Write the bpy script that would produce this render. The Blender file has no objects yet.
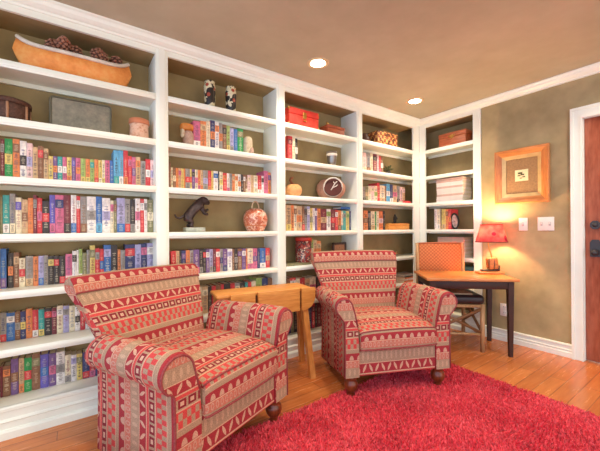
import bpy, bmesh, math, random
import numpy as np
from mathutils import Vector, Matrix
random.seed(11)
R = math.radians
scene = bpy.context.scene
COL = scene.collection
P_CAN, P_LAMP, P_WORLD, EXPO = 36, 22, 1.4, .84

CAM_POS = (-3.7186, -2.514, 1.19688)
CAM_R = (0.814383, -0.580283, -0.007218)
CAM_U = (0.005426, -0.004823, 0.999974)
CAM_F = (0.580302, 0.814401, 0.00078)
FOCAL = 321.024
SHIFT = 3.403
ROWS = [
 ('in the row under the grey case', 'the first divider', 1.518, 0.1, 'L', [
   (-4.064, -4.045, 0.235, 'maroon', 'grey'), (-4.045, -4.008, 0.241, 'green', 'yellow'), (-4.008, -3.975, 0.245, 'orange', 'brown'), (-3.975, -3.943, 0.238, 'white', 'black'),
   (-3.943, -3.914, 0.23, 'pale pink', 'lilac'), (-3.914, -3.889, 0.209, 'tan', None), (-3.889, -3.86, 0.219, 'brown', 'red'), (-3.86, -3.836, 0.207, 'tan', 'brown'),
   (-3.836, -3.812, 0.162, 'yellow', 'tan'), (-3.812, -3.789, 0.163, 'purple', 'orange'), (-3.789, -3.763, 0.164, 'teal', 'white'), (-3.763, -3.74, 0.164, 'pink', 'white'),
   (-3.74, -3.714, 0.166, 'yellow', 'orange'), (-3.714, -3.692, 0.167, 'purple', 'violet'), (-3.692, -3.665, 0.167, 'pink', 'orange'), (-3.665, -3.637, 0.167, 'lime', 'yellow'),
   (-3.637, -3.612, 0.167, 'orange', 'yellow'), (-3.612, -3.587, 0.167, 'lime', 'teal'), (-3.587, -3.563, 0.169, 'orange', 'red'), (-3.563, -3.542, 0.168, 'yellow', 'cream'),
   (-3.542, -3.524, 0.171, 'cream', 'yellow'), (-3.524, -3.495, 0.171, 'pink', None), (-3.495, -3.472, 0.173, 'blue', None), (-3.472, -3.439, 0.249, 'sky blue', 'teal'),
   (-3.439, -3.411, 0.252, 'sky blue', 'white'), (-3.411, -3.381, 0.256, 'red', 'orange'), (-3.381, -3.356, 0.219, 'red', 'pink'), (-3.356, -3.331, 0.215, 'pink', 'purple'),
   (-3.331, -3.299, 0.219, 'tan', 'orange'), (-3.299, -3.265, 0.193, 'grey', None), (-3.265, -3.232, 0.212, 'red', 'white'), (-3.232, -3.199, 0.208, 'pale pink', 'lilac'),
 ]),
 ('in the second row under the grey case', 'the first divider', 1.181, 0.1, 'L', [
   (-4.066, -4.055, 0.222, 'olive', None), (-4.055, -4.024, 0.235, 'teal', 'white'), (-4.024, -3.997, 0.246, 'grey', 'cream'), (-3.997, -3.968, 0.223, 'cream', 'violet'),
   (-3.968, -3.939, 0.212, 'tan', 'brown'), (-3.939, -3.913, 0.223, 'orange', None), (-3.913, -3.894, 0.243, 'maroon', 'grey'), (-3.894, -3.869, 0.225, 'red', 'pink'),
   (-3.869, -3.832, 0.208, 'black', 'red'), (-3.832, -3.803, 0.248, 'violet', 'pink'), (-3.803, -3.758, 0.25, 'pink', 'navy'), (-3.758, -3.72, 0.252, 'maroon', 'black'),
   (-3.72, -3.69, 0.254, 'white', 'blue'), (-3.69, -3.668, 0.249, 'red', 'white'), (-3.668, -3.632, 0.247, 'grey', 'brown'), (-3.632, -3.579, 0.249, 'white', 'grey'),
   (-3.579, -3.543, 0.252, 'blue', 'sky blue'), (-3.543, -3.494, 0.244, 'white', 'lilac'), (-3.494, -3.473, 0.228, 'cream', 'pink'), (-3.473, -3.454, 0.229, 'olive', 'brown'),
   (-3.454, -3.403, 0.248, 'lilac', 'blue'), (-3.403, -3.369, 0.243, 'grey', 'red'), (-3.369, -3.337, 0.241, 'black', 'grey'), (-3.337, -3.303, 0.25, 'white', 'pink'),
   (-3.303, -3.277, 0.248, 'red', 'white'), (-3.277, -3.255, 0.249, 'white', 'grey'), (-3.255, -3.213, 0.243, 'olive', 'cream'), (-3.213, -3.194, 0.237, 'lilac', 'navy'),
 ]),
 ('in the third row under the grey case', 'the first divider', 0.846, 0.14, 'L', [
   (-4.073, -4.044, 0.243, 'blue', 'purple'), (-4.038, -4.012, 0.216, 'black', 'orange'), (-4.012, -3.985, 0.218, 'brown', 'tan'), (-3.986, -3.956, 0.182, 'cream', 'red'),
   (-3.955, -3.918, 0.193, 'grey', 'tan'), (-3.918, -3.892, 0.188, 'orange', None), (-3.892, -3.865, 0.19, 'lilac', 'blue'), (-3.865, -3.843, 0.192, 'grey', None),
   (-3.843, -3.812, 0.187, 'black', 'yellow'), (-3.812, -3.784, 0.186, 'black', 'red'), (-3.784, -3.752, 0.184, 'black', 'red'), (-3.752, -3.715, 0.195, 'pink', 'pale pink'),
   (-3.715, -3.689, 0.214, 'white', 'black'), (-3.689, -3.678, 0.22, 'white', None), (-3.678, -3.658, 0.226, 'lime', 'white'), (-3.658, -3.633, 0.198, 'olive', 'yellow'),
   (-3.633, -3.615, 0.218, 'grey', None), (-3.615, -3.584, 0.248, 'yellow', 'olive'), (-3.584, -3.557, 0.226, 'red', 'grey'), (-3.557, -3.532, 0.221, 'red', 'blue'),
   (-3.532, -3.488, 0.248, 'blue', 'lilac'), (-3.488, -3.447, 0.247, 'black', 'cream'), (-3.447, -3.428, 0.213, 'orange', 'pink'), (-3.428, -3.399, 0.208, 'grey', 'olive'),
   (-3.399, -3.334, 0.247, 'navy', 'red'), (-3.334, -3.293, 0.245, 'lilac', 'black'), (-3.293, -3.252, 0.251, 'navy', 'pink'), (-3.252, -3.188, 0.253, 'lilac', 'white'),
 ]),
 ('on the shelf beside the rolled chair back', 'the chair', 0.507, 0.185, 'L', [
   (-4.081, -4.052, 0.182, 'grey', 'red'), (-4.052, -4.012, 0.177, 'blue', 'white'), (-4.012, -3.986, 0.178, 'brown', 'grey'), (-3.986, -3.959, 0.177, 'navy', 'yellow'),
   (-3.959, -3.927, 0.188, 'orange', None), (-3.927, -3.897, 0.177, 'red', 'white'), (-3.897, -3.866, 0.176, 'teal', 'yellow'), (-3.866, -3.827, 0.177, 'black', 'red'),
   (-3.827, -3.801, 0.176, 'maroon', 'pink'), (-3.801, -3.767, 0.185, 'cream', 'white'), (-3.767, -3.734, 0.18, 'lilac', 'grey'), (-3.734, -3.7, 0.175, 'cream', None),
   (-3.701, -3.672, 0.164, 'white', 'black'), (-3.672, -3.643, 0.152, 'red', None), (-3.643, -3.608, 0.141, 'grey', 'white'), (-3.608, -3.579, 0.136, 'navy', None),
 ]),
 ('in the lowest row by the floor', 'the chair', 0.179, 0.15, 'L', [
   (-4.078, -4.066, 0.188, 'maroon', None), (-4.066, -4.03, 0.188, 'brown', 'orange'), (-4.029, -3.993, 0.222, 'purple', 'brown'), (-3.992, -3.966, 0.218, 'tan', 'orange'),
   (-3.966, -3.929, 0.213, 'green', 'red'), (-3.929, -3.887, 0.229, 'brown', 'olive'), (-3.887, -3.844, 0.216, 'violet', 'blue'), (-3.843, -3.805, 0.213, 'purple', 'pink'),
   (-3.805, -3.759, 0.213, 'white', 'grey'), (-3.759, -3.725, 0.184, 'cream', 'grey'), (-3.725, -3.694, 0.177, 'white', 'lilac'), (-3.694, -3.662, 0.176, 'yellow', 'olive'),
   (-3.661, -3.62, 0.181, 'navy', 'red'), (-3.62, -3.586, 0.173, 'red', 'pink'), (-3.586, -3.552, 0.165, 'navy', None),
 ]),
 ('between the two stone bookends', 'the pale bookend', 1.862, 0.08, 'L', [
   (-2.915, -2.859, 0.215, 'pink', 'white'), (-2.859, -2.809, 0.225, 'orange', 'tan'), (-2.809, -2.775, 0.233, 'cream', None), (-2.775, -2.735, 0.245, 'navy', 'orange'),
   (-2.735, -2.7, 0.239, 'white', 'orange'), (-2.7, -2.669, 0.237, 'grey', 'orange'), (-2.669, -2.632, 0.23, 'brown', 'black'), (-2.632, -2.602, 0.228, 'lime', 'yellow'),
   (-2.602, -2.567, 0.212, 'lilac', 'grey'), (-2.567, -2.532, 0.21, 'blue', None), (-2.532, -2.477, 0.222, 'green', 'olive'),
 ]),
 ('in the paperbacks above the bronze cat', 'the tall pink book', 1.518, 0.1, 'L', [
   (-3.099, -3.084, 0.208, 'brown', None), (-3.084, -3.069, 0.167, 'cream', None), (-3.069, -3.047, 0.169, 'brown', 'cream'), (-3.047, -3.028, 0.167, 'orange', None),
   (-3.028, -3.005, 0.169, 'tan', 'pink'), (-3.005, -2.985, 0.167, 'yellow', None), (-2.985, -2.974, 0.169, 'orange', None), (-2.974, -2.938, 0.169, 'grey', 'red'),
   (-2.938, -2.922, 0.17, 'yellow', 'red'), (-2.922, -2.898, 0.17, 'purple', 'black'), (-2.898, -2.874, 0.17, 'cream', 'pink'), (-2.874, -2.853, 0.169, 'orange', 'pink'),
   (-2.853, -2.832, 0.171, 'tan', 'orange'), (-2.832, -2.79, 0.171, 'grey', 'lilac'), (-2.79, -2.761, 0.172, 'red', 'orange'), (-2.761, -2.743, 0.173, 'yellow', None),
   (-2.743, -2.704, 0.174, 'white', 'blue'), (-2.704, -2.691, 0.174, 'black', None), (-2.691, -2.66, 0.172, 'cream', 'yellow'), (-2.66, -2.624, 0.165, 'red', 'orange'),
   (-2.624, -2.6, 0.166, 'white', 'pink'), (-2.6, -2.575, 0.166, 'grey', None), (-2.575, -2.55, 0.164, 'orange', 'tan'), (-2.55, -2.521, 0.167, 'cream', 'orange'),
   (-2.521, -2.493, 0.167, 'white', 'orange'), (-2.493, -2.47, 0.167, 'black', None), (-2.47, -2.449, 0.169, 'brown', 'white'), (-2.449, -2.429, 0.17, 'brown', 'cream'),
   (-2.429, -2.397, 0.169, 'pale pink', 'cream'), (-2.397, -2.367, 0.172, 'tan', None), (-2.367, -2.326, 0.171, 'cream', 'white'), (-2.326, -2.286, 0.174, 'red', 'white'),
   (-2.286, -2.263, 0.173, 'white', 'black'), (-2.263, -2.218, 0.222, 'pink', None), (-2.218, -2.188, 0.212, 'orange', 'purple'),
 ]),
 ('in the row under the clay jar', 'the table divider', 0.846, 0.07, 'L', [
   (-3.096, -3.059, 0.189, 'red', 'pink'), (-3.059, -3.032, 0.188, 'tan', None), (-3.032, -3.017, 0.187, 'black', None), (-3.017, -2.983, 0.19, 'navy', 'purple'),
   (-2.983, -2.952, 0.19, 'orange', 'pink'), (-2.952, -2.924, 0.189, 'grey', 'white'), (-2.924, -2.876, 0.193, 'purple', 'pink'), (-2.876, -2.847, 0.192, 'black', 'grey'),
   (-2.847, -2.822, 0.191, 'black', 'red'), (-2.822, -2.793, 0.189, 'purple', 'white'), (-2.793, -2.764, 0.19, 'lilac', 'grey'), (-2.764, -2.738, 0.189, 'maroon', 'black'),
   (-2.738, -2.703, 0.19, 'red', 'white'), (-2.703, -2.677, 0.189, 'grey', 'navy'), (-2.677, -2.637, 0.187, 'purple', 'navy'), (-2.637, -2.593, 0.186, 'white', 'lilac'),
   (-2.593, -2.573, 0.184, 'brown', None), (-2.573, -2.542, 0.183, 'black', 'grey'), (-2.542, -2.502, 0.183, 'brown', 'purple'), (-2.502, -2.464, 0.184, 'purple', 'white'),
   (-2.464, -2.449, 0.182, 'orange', None), (-2.449, -2.395, 0.182, 'cream', 'pink'), (-2.395, -2.352, 0.181, 'pink', 'purple'), (-2.352, -2.325, 0.18, 'navy', None),
   (-2.325, -2.266, 0.179, 'blue', 'white'), (-2.266, -2.223, 0.179, 'red', 'tan'),
 ]),
 ('in the row behind the wooden table', 'the table divider', 0.507, 0.1, 'L', [
   (-2.929, -2.884, 0.228, 'grey', None), (-2.884, -2.848, 0.223, 'cream', None), (-2.847, -2.797, 0.222, 'tan', 'cream'), (-2.797, -2.765, 0.218, 'black', None),
   (-2.765, -2.729, 0.218, 'red', 'white'), (-2.729, -2.685, 0.222, 'brown', 'black'), (-2.685, -2.658, 0.223, 'red', None), (-2.658, -2.599, 0.227, 'black', 'red'),
   (-2.599, -2.557, 0.223, 'red', 'maroon'), (-2.557, -2.51, 0.221, 'grey', 'cream'), (-2.51, -2.461, 0.221, 'black', 'teal'), (-2.461, -2.432, 0.217, 'teal', None),
   (-2.432, -2.397, 0.218, 'red', None), (-2.397, -2.352, 0.223, 'cream', None), (-2.352, -2.29, 0.245, 'lime', 'green'), (-2.29, -2.227, 0.239, 'navy', 'purple'),
   (-2.227, -2.183, 0.234, 'brown', None), (-2.183, -2.162, 0.231, 'tan', None),
 ]),
 ('on the shelf under the red lacquer box', 'the red lacquer box', 1.862, 0.09, 'L', [
   (-2.002, -1.945, 0.245, 'red', 'maroon'), (-1.946, -1.912, 0.237, 'cream', None), (-1.912, -1.884, 0.232, 'black', 'white'),
 ]),
 ('in the row under the antler pot', 'the blue book', 1.181, 0.1, 'L', [
   (-2.021, -1.959, 0.252, 'tan', 'yellow'), (-1.959, -1.927, 0.254, 'orange', None), (-1.927, -1.894, 0.25, 'cream', 'brown'), (-1.894, -1.829, 0.247, 'tan', 'orange'),
   (-1.829, -1.796, 0.246, 'brown', 'red'), (-1.796, -1.763, 0.247, 'grey', 'black'), (-1.763, -1.728, 0.248, 'lilac', 'white'), (-1.728, -1.694, 0.232, 'yellow', 'olive'),
   (-1.694, -1.664, 0.233, 'white', None), (-1.664, -1.633, 0.232, 'purple', 'white'), (-1.633, -1.588, 0.23, 'orange', None), (-1.588, -1.506, 0.227, 'maroon', 'tan'),
   (-1.506, -1.449, 0.229, 'white', 'lime'), (-1.45, -1.384, 0.225, 'maroon', 'red'), (-1.384, -1.344, 0.225, 'red', 'white'), (-1.345, -1.296, 0.217, 'orange', 'brown'),
   (-1.296, -1.266, 0.213, 'cream', 'teal'), (-1.266, -1.225, 0.214, 'teal', 'grey'), (-1.225, -1.174, 0.215, 'yellow', 'lime'), (-1.174, -1.132, 0.216, 'navy', None),
 ]),
 ('beside the patterned tin', 'the patterned tin', 0.846, 0.1, 'L', [
   (-1.719, -1.686, 0.249, 'lime', 'cream'), (-1.686, -1.64, 0.238, 'tan', 'orange'), (-1.64, -1.587, 0.226, 'orange', 'tan'),
 ]),
 ('in the upper row by the table end', 'the armchair', 0.507, 0.09, 'L', [
   (-2.022, -1.987, 0.212, 'brown', None), (-1.987, -1.916, 0.212, 'red', 'white'), (-1.916, -1.867, 0.201, 'cream', None), (-1.867, -1.806, 0.201, 'red', 'maroon'),
   (-1.806, -1.743, 0.19, 'tan', None), (-1.742, -1.665, 0.199, 'cream', 'pink'), (-1.665, -1.612, 0.193, 'black', None), (-1.612, -1.53, 0.186, 'navy', 'grey'),
 ]),
 ('low behind the splayed table leg', 'the armchair', 0.179, 0.1, 'L', [
   (-2.017, -1.971, 0.279, 'navy', None), (-1.971, -1.935, 0.274, 'olive', None), (-1.935, -1.899, 0.268, 'black', None), (-1.899, -1.863, 0.263, 'white', 'tan'),
   (-1.863, -1.807, 0.262, 'teal', None), (-1.807, -1.763, 0.26, 'grey', None), (-1.763, -1.714, 0.253, 'navy', None), (-1.714, -1.673, 0.252, 'red', 'maroon'),
   (-1.673, -1.644, 0.247, 'black', None), (-1.644, -1.593, 0.247, 'maroon', None), (-1.593, -1.552, 0.24, 'red', 'black'), (-1.552, -1.497, 0.233, 'brown', None),
 ]),
 ('on the shelf with the little plant', 'the little plant', 1.862, 0.1, 'L', [
   (-0.947, -0.889, 0.226, 'pale pink', 'cream'), (-0.889, -0.82, 0.228, 'grey', 'brown'), (-0.82, -0.777, 0.23, 'cream', None), (-0.777, -0.706, 0.231, 'maroon', 'black'),
   (-0.706, -0.67, 0.226, 'pale pink', None), (-0.67, -0.634, 0.219, 'red', 'pink'), (-0.634, -0.597, 0.217, 'brown', 'white'),
 ]),
 ('above the small wooden box', 'the red flat book', 1.518, 0.1, 'L', [
   (-0.952, -0.91, 0.165, 'grey', 'black'), (-0.91, -0.859, 0.169, 'olive', 'tan'), (-0.859, -0.816, 0.184, 'cream', None), (-0.816, -0.755, 0.188, 'pale pink', 'cream'),
   (-0.755, -0.701, 0.192, 'cream', 'lime'), (-0.701, -0.656, 0.232, 'red', None), (-0.656, -0.564, 0.206, 'cream', 'tan'), (-0.564, -0.536, 0.205, 'brown', None),
   (-0.535, -0.469, 0.233, 'sky blue', 'white'), (-0.469, -0.411, 0.231, 'navy', 'white'), (-0.411, -0.332, 0.224, 'tan', 'pink'), (-0.332, -0.272, 0.222, 'grey', 'black'),
   (-0.272, -0.221, 0.214, 'pale pink', None), (-0.221, -0.169, 0.217, 'tan', 'pale pink'),
 ]),
 ('beside the small wooden box', 'the small wooden box', 1.181, 0.1, 'L', [
   (-0.946, -0.87, 0.229, 'orange', 'brown'), (-0.871, -0.819, 0.225, 'black', 'grey'), (-0.819, -0.749, 0.223, 'cream', 'tan'), (-0.749, -0.722, 0.222, 'green', None),
   (-0.722, -0.678, 0.225, 'cream', None), (-0.678, -0.605, 0.226, 'orange', 'pale pink'), (-0.604, -0.567, 0.232, 'black', None),
 ]),
 ('beside the oval black frame', 'the oval black frame', 1.181, 0.07, 'R', [
   (-0.163, -0.202, 0.261, 'white', None), (-0.202, -0.243, 0.258, 'cream', 'white'), (-0.263, -0.316, 0.252, 'yellow', 'tan'), (-0.316, -0.348, 0.252, 'orange', 'brown'),
   (-0.348, -0.387, 0.247, 'red', 'orange'),
 ]),
]

# ------------------------------------------------------------------ helpers
def srgb(h):
    h = h.lstrip('#')
    out = []
    for i in (0, 2, 4):
        c = int(h[i:i+2], 16) / 255
        out.append(c / 12.92 if c <= .04045 else ((c + .055) / 1.055) ** 2.4)
    return (*out, 1)

class NT:
    """tiny expression builder for shader nodes"""
    def __init__(self, name):
        self.mat = bpy.data.materials.new(name); self.mat.use_nodes = True
        self.t = self.mat.node_tree
        self.b = self.t.nodes['Principled BSDF']
    def n(self, kind, **kw):
        x = self.t.nodes.new(kind)
        for k, v in kw.items(): setattr(x, k, v)
        return x
    def put(self, sock, v):
        if isinstance(v, bpy.types.NodeSocket): self.t.links.new(v, sock)
        else: sock.default_value = v
    def m(self, op, a, b=None, c=None):
        x = self.n('ShaderNodeMath', operation=op)
        self.put(x.inputs[0], a)
        if b is not None: self.put(x.inputs[1], b)
        if c is not None: self.put(x.inputs[2], c)
        return x.outputs[0]
    def mix(self, f, a, b, blend='MIX'):
        x = self.n('ShaderNodeMix', data_type='RGBA', blend_type=blend)
        self.put(x.inputs[0], f)
        self.put(x.inputs[6], a); self.put(x.inputs[7], b)
        return x.outputs[2]
    def coord(self, which='Object', scale=(1, 1, 1)):
        c = self.n('ShaderNodeTexCoord').outputs[which]
        mp = self.n('ShaderNodeMapping'); self.t.links.new(c, mp.inputs[0])
        mp.inputs['Scale'].default_value = scale
        return mp.outputs[0]
    def noise(self, vec, scale, detail=3, rough=.5, out=0):
        x = self.n('ShaderNodeTexNoise'); self.t.links.new(vec, x.inputs['Vector'])
        x.inputs['Scale'].default_value = scale; x.inputs['Detail'].default_value = detail
        x.inputs['Roughness'].default_value = rough
        return x.outputs[out]
    def ramp(self, f, stops, interp='LINEAR'):
        x = self.n('ShaderNodeValToRGB'); r = x.color_ramp; r.interpolation = interp
        while len(r.elements) < len(stops): r.elements.new(.5)
        for e, (p, c) in zip(r.elements, stops):
            e.position = p; e.color = srgb(c) if isinstance(c, str) else c
        self.put(x.inputs[0], f)
        return x.outputs[0]
    def bump(self, h, strength=.3, dist=.01):
        x = self.n('ShaderNodeBump'); x.inputs['Strength'].default_value = strength
        x.inputs['Distance'].default_value = dist
        self.put(x.inputs['Height'], h); self.t.links.new(x.outputs[0], self.b.inputs['Normal'])
    def done(self, color, rough=.6, metal=0, spec=.5):
        self.put(self.b.inputs['Base Color'], color)
        self.put(self.b.inputs['Roughness'], rough)
        self.b.inputs['Metallic'].default_value = metal
        self.b.inputs['Specular IOR Level'].default_value = spec
        return self.mat

MATS = {}
def plain(name, hexc, rough=.6, metal=0, var=.12, scale=18, spec=.4):
    if name in MATS: return MATS[name]
    t = NT(name); c = srgb(hexc)
    f = t.noise(t.coord(), scale, 4)
    dk = tuple(x * (1 - var) for x in c[:3]) + (1,); lt = tuple(min(1, x * (1 + var)) for x in c[:3]) + (1,)
    col = t.ramp(f, [(.3, dk), (.7, lt)])
    MATS[name] = t.done(col, rough, metal, spec)
    return MATS[name]

def wood(name, c1, c2, axis=0, scale=9, rough=.4, stretch=.12):
    if name in MATS: return MATS[name]
    t = NT(name)
    sc = [1, 1, 1]; sc[axis] = stretch
    v = t.coord('Object', sc)
    f = t.noise(v, scale * 3, 5, .6)
    g = t.noise(v, scale * 12, 2)
    k = t.m('ADD', t.m('MULTIPLY', f, .75), t.m('MULTIPLY', g, .25))
    col = t.ramp(k, [(.34, c1), (.62, c2)])
    t.bump(g, .08, .002)
    MATS[name] = t.done(col, rough)
    return MATS[name]

class MB:
    """one mesh under construction (bmesh + material list)"""
    def __init__(self): self.bm = bmesh.new(); self.mats = []; self.uv = self.bm.loops.layers.uv.new('UVMap')
    def mi(self, m):
        if m not in self.mats: self.mats.append(m)
        return self.mats.index(m)
    def box(self, lo, hi, m, bev=0, seg=2, rot=None, about=None):
        lo, hi = Vector(lo), Vector(hi); c = (lo + hi) / 2; s = hi - lo
        b = bmesh.new(); bmesh.ops.create_cube(b, size=1)
        for v in b.verts: v.co = Vector((v.co.x * s.x, v.co.y * s.y, v.co.z * s.z))
        if bev: bmesh.ops.bevel(b, geom=list(b.edges), offset=min(bev, .49 * min(s)), segments=seg, profile=.5, affect='EDGES')
        for v in b.verts:
            v.co += c
            if rot is not None:
                p = Vector(about or c); v.co = rot @ (v.co - p) + p
        self.merge(b, m, smooth=bev > 0)
    def merge(self, b, m, smooth=False):
        k = self.mi(m); mp = {}
        for v in b.verts: mp[v] = self.bm.verts.new(v.co)
        for f in b.faces:
            try:
                g = self.bm.faces.new([mp[v] for v in f.verts]); g.material_index = k; g.smooth = smooth
            except ValueError: pass
        b.free()
    def grid(self, rings, m, closed=True, uv=None, caps=True, smooth=True, capuv=None):
        """rings: list of equal-length point lists"""
        k = self.mi(m); V = [[self.bm.verts.new(p) for p in r] for r in rings]
        n, q = len(V), len(V[0])
        for i in range(n - 1):
            for j in range(q if closed else q - 1):
                j2 = (j + 1) % q
                f = self.bm.faces.new((V[i][j], V[i][j2], V[i+1][j2], V[i+1][j])); f.material_index = k; f.smooth = smooth
                if uv:
                    for l, (a, b) in zip(f.loops, ((i, j), (i, j + 1), (i + 1, j + 1), (i + 1, j))): l[self.uv].uv = uv(a, b)
        if caps and closed:
            for r in (V[0][::-1], V[-1]):
                f = self.bm.faces.new(r); f.material_index = k; f.smooth = False
                if capuv:
                    for l in f.loops: l[self.uv].uv = capuv(l.vert.co)
    def lathe(self, prof, m, c=(0, 0, 0), seg=20, sx=1, sy=1):
        rings = [[(c[0] + r * sx * math.cos(2*math.pi*j/seg), c[1] + r * sy * math.sin(2*math.pi*j/seg), c[2] + z) for j in range(seg)] for r, z in prof]
        self.grid(rings, m)
    def tube(self, pts, rad, m, seg=8, closed=False):
        pts = [Vector(p) for p in pts]; n = len(pts); rings = []
        rad = rad if isinstance(rad, (list, tuple)) else [rad] * n
        up = None
        for i, p in enumerate(pts):
            a = pts[(i-1) % n] if (closed or i) else p; b = pts[(i+1) % n] if (closed or i < n-1) else p
            t = (b - a).normalized()
            if up is None: up = Vector((0, 0, 1)) if abs(t.z) < .9 else Vector((1, 0, 0))
            s = t.cross(up).normalized(); up = s.cross(t).normalized()
            rings.append([p + (s * math.cos(2*math.pi*j/seg) + up * math.sin(2*math.pi*j/seg)) * rad[i] for j in range(seg)])
        if closed: rings.append(rings[0]); self.grid(rings, m, caps=False)
        else: self.grid(rings, m)
    def prism(self, poly, y0, y1, m, plane='xz', smooth=False):
        """extrude a 2D polygon; plane 'xz' extrudes in y, 'yz' in x, 'xy' in z"""
        def pt(a, b, h): return {'xz': (a, h, b), 'yz': (h, a, b), 'xy': (a, b, h)}[plane]
        self.grid([[pt(a, b, y0) for a, b in poly], [pt(a, b, y1) for a, b in poly]], m, smooth=smooth)
    def sphere(self, c, r, m, s=(1, 1, 1), seg=14, rot=None):
        b = bmesh.new(); bmesh.ops.create_uvsphere(b, u_segments=seg, v_segments=max(6, seg * 2 // 3), radius=r)
        for v in b.verts:
            q = Vector((v.co.x * s[0], v.co.y * s[1], v.co.z * s[2]))
            if rot: q = rot @ q
            v.co = q + Vector(c)
        self.merge(b, m, True)
    def build(self, name, parent=None, loc=None, rotz=0):
        bmesh.ops.recalc_face_normals(self.bm, faces=list(self.bm.faces))
        me = bpy.data.meshes.new(name); self.bm.to_mesh(me); self.bm.free()
        for m in self.mats: me.materials.append(m)
        o = bpy.data.objects.new(name, me); COL.objects.link(o)
        if parent: o.parent = parent
        if loc: o.location = loc
        if rotz: o.rotation_euler.z = rotz
        return o

def tag(o, label=None, cat=None, group=None, kind=None):
    if label: o['label'] = label
    if cat: o['category'] = cat
    if group: o['group'] = group
    if kind: o['kind'] = kind
    return o

def thing(name, label, cat, loc, rotz=0, group=None):
    o = bpy.data.objects.new(name, None); COL.objects.link(o)
    o.location = loc; o.rotation_euler.z = rotz; o.empty_display_size = .1
    return tag(o, label, cat, group)

def one(name, label, cat, mb, loc=(0, 0, 0), rotz=0, group=None):
    return tag(mb.build(name, None, loc, rotz), label, cat, group)

def dup(o, loc=None, rotz=None, parent=None):
    c = o.copy(); COL.objects.link(c)
    if parent: c.parent = parent
    if loc is not None: c.location = loc
    if rotz is not None: c.rotation_euler.z = rotz
    for ch in o.children: dup(ch, parent=c)
    return c

# ------------------------------------------------------------------ materials
WHITE = plain('white_trim_paint', '#eff0e2', .35, var=.03, scale=4)
SHELFBACK = plain('olive_shelf_back_paint', '#988259', .7, var=.18, scale=5)
def mottled(name, a, b, c, sc):
    t = NT(name); v = t.coord()
    f = t.noise(v, sc, 5, .6); g = t.noise(v, sc * 5, 3)
    k = t.m('ADD', t.m('MULTIPLY', f, .7), t.m('MULTIPLY', g, .3))
    col = t.ramp(k, [(.32, a), (.5, b), (.68, c)])
    t.bump(g, .1, .004)
    return t.done(col, .6, 0, .3)
WALLM = mottled('sponged_tan_wall_paint', '#93825a', '#ab976d', '#bfa87c', 1.6)
CEILM = mottled('mottled_tan_ceiling_paint', '#aea288', '#b9ad93', '#c4b89e', 1.1)

def floor_mat():
    t = NT('oak_plank_floor'); tc = t.n('ShaderNodeTexCoord').outputs['Object']
    br = t.n('ShaderNodeTexBrick'); t.t.links.new(tc, br.inputs['Vector'])
    br.inputs['Scale'].default_value = 1; br.inputs['Brick Width'].default_value = 1.6
    br.inputs['Row Height'].default_value = .105; br.inputs['Mortar Size'].default_value = .003
    br.inputs['Mortar Smooth'].default_value = .2; br.offset = .37
    br.inputs['Color1'].default_value = srgb('#bc642c'); br.inputs['Color2'].default_value = srgb('#d88443')
    br.inputs['Mortar'].default_value = srgb('#6b3a18'); br.inputs['Bias'].default_value = -.1
    v = t.coord('Object', (.12, 1, 1))
    g = t.noise(v, 30, 5, .65); g2 = t.noise(v, 5, 2)
    gr = t.ramp(g, [(.3, '#a85428'), (.7, '#e59a60')])
    col = t.mix(.42, br.outputs[0], gr)
    col = t.mix(.5, col, t.ramp(g2, [(.3, (.8, .74, .7, 1)), (.7, (1.1, 1.05, 1, 1))]), 'MULTIPLY')
    t.bump(t.m('ADD', t.m('MULTIPLY', br.outputs[1], -1), t.m('MULTIPLY', g, .15)), .25, .003)
    return t.done(col, t.m('ADD', .20, t.m('MULTIPLY', g, .12)), 0, .5)
FLOORM = floor_mat()

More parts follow.
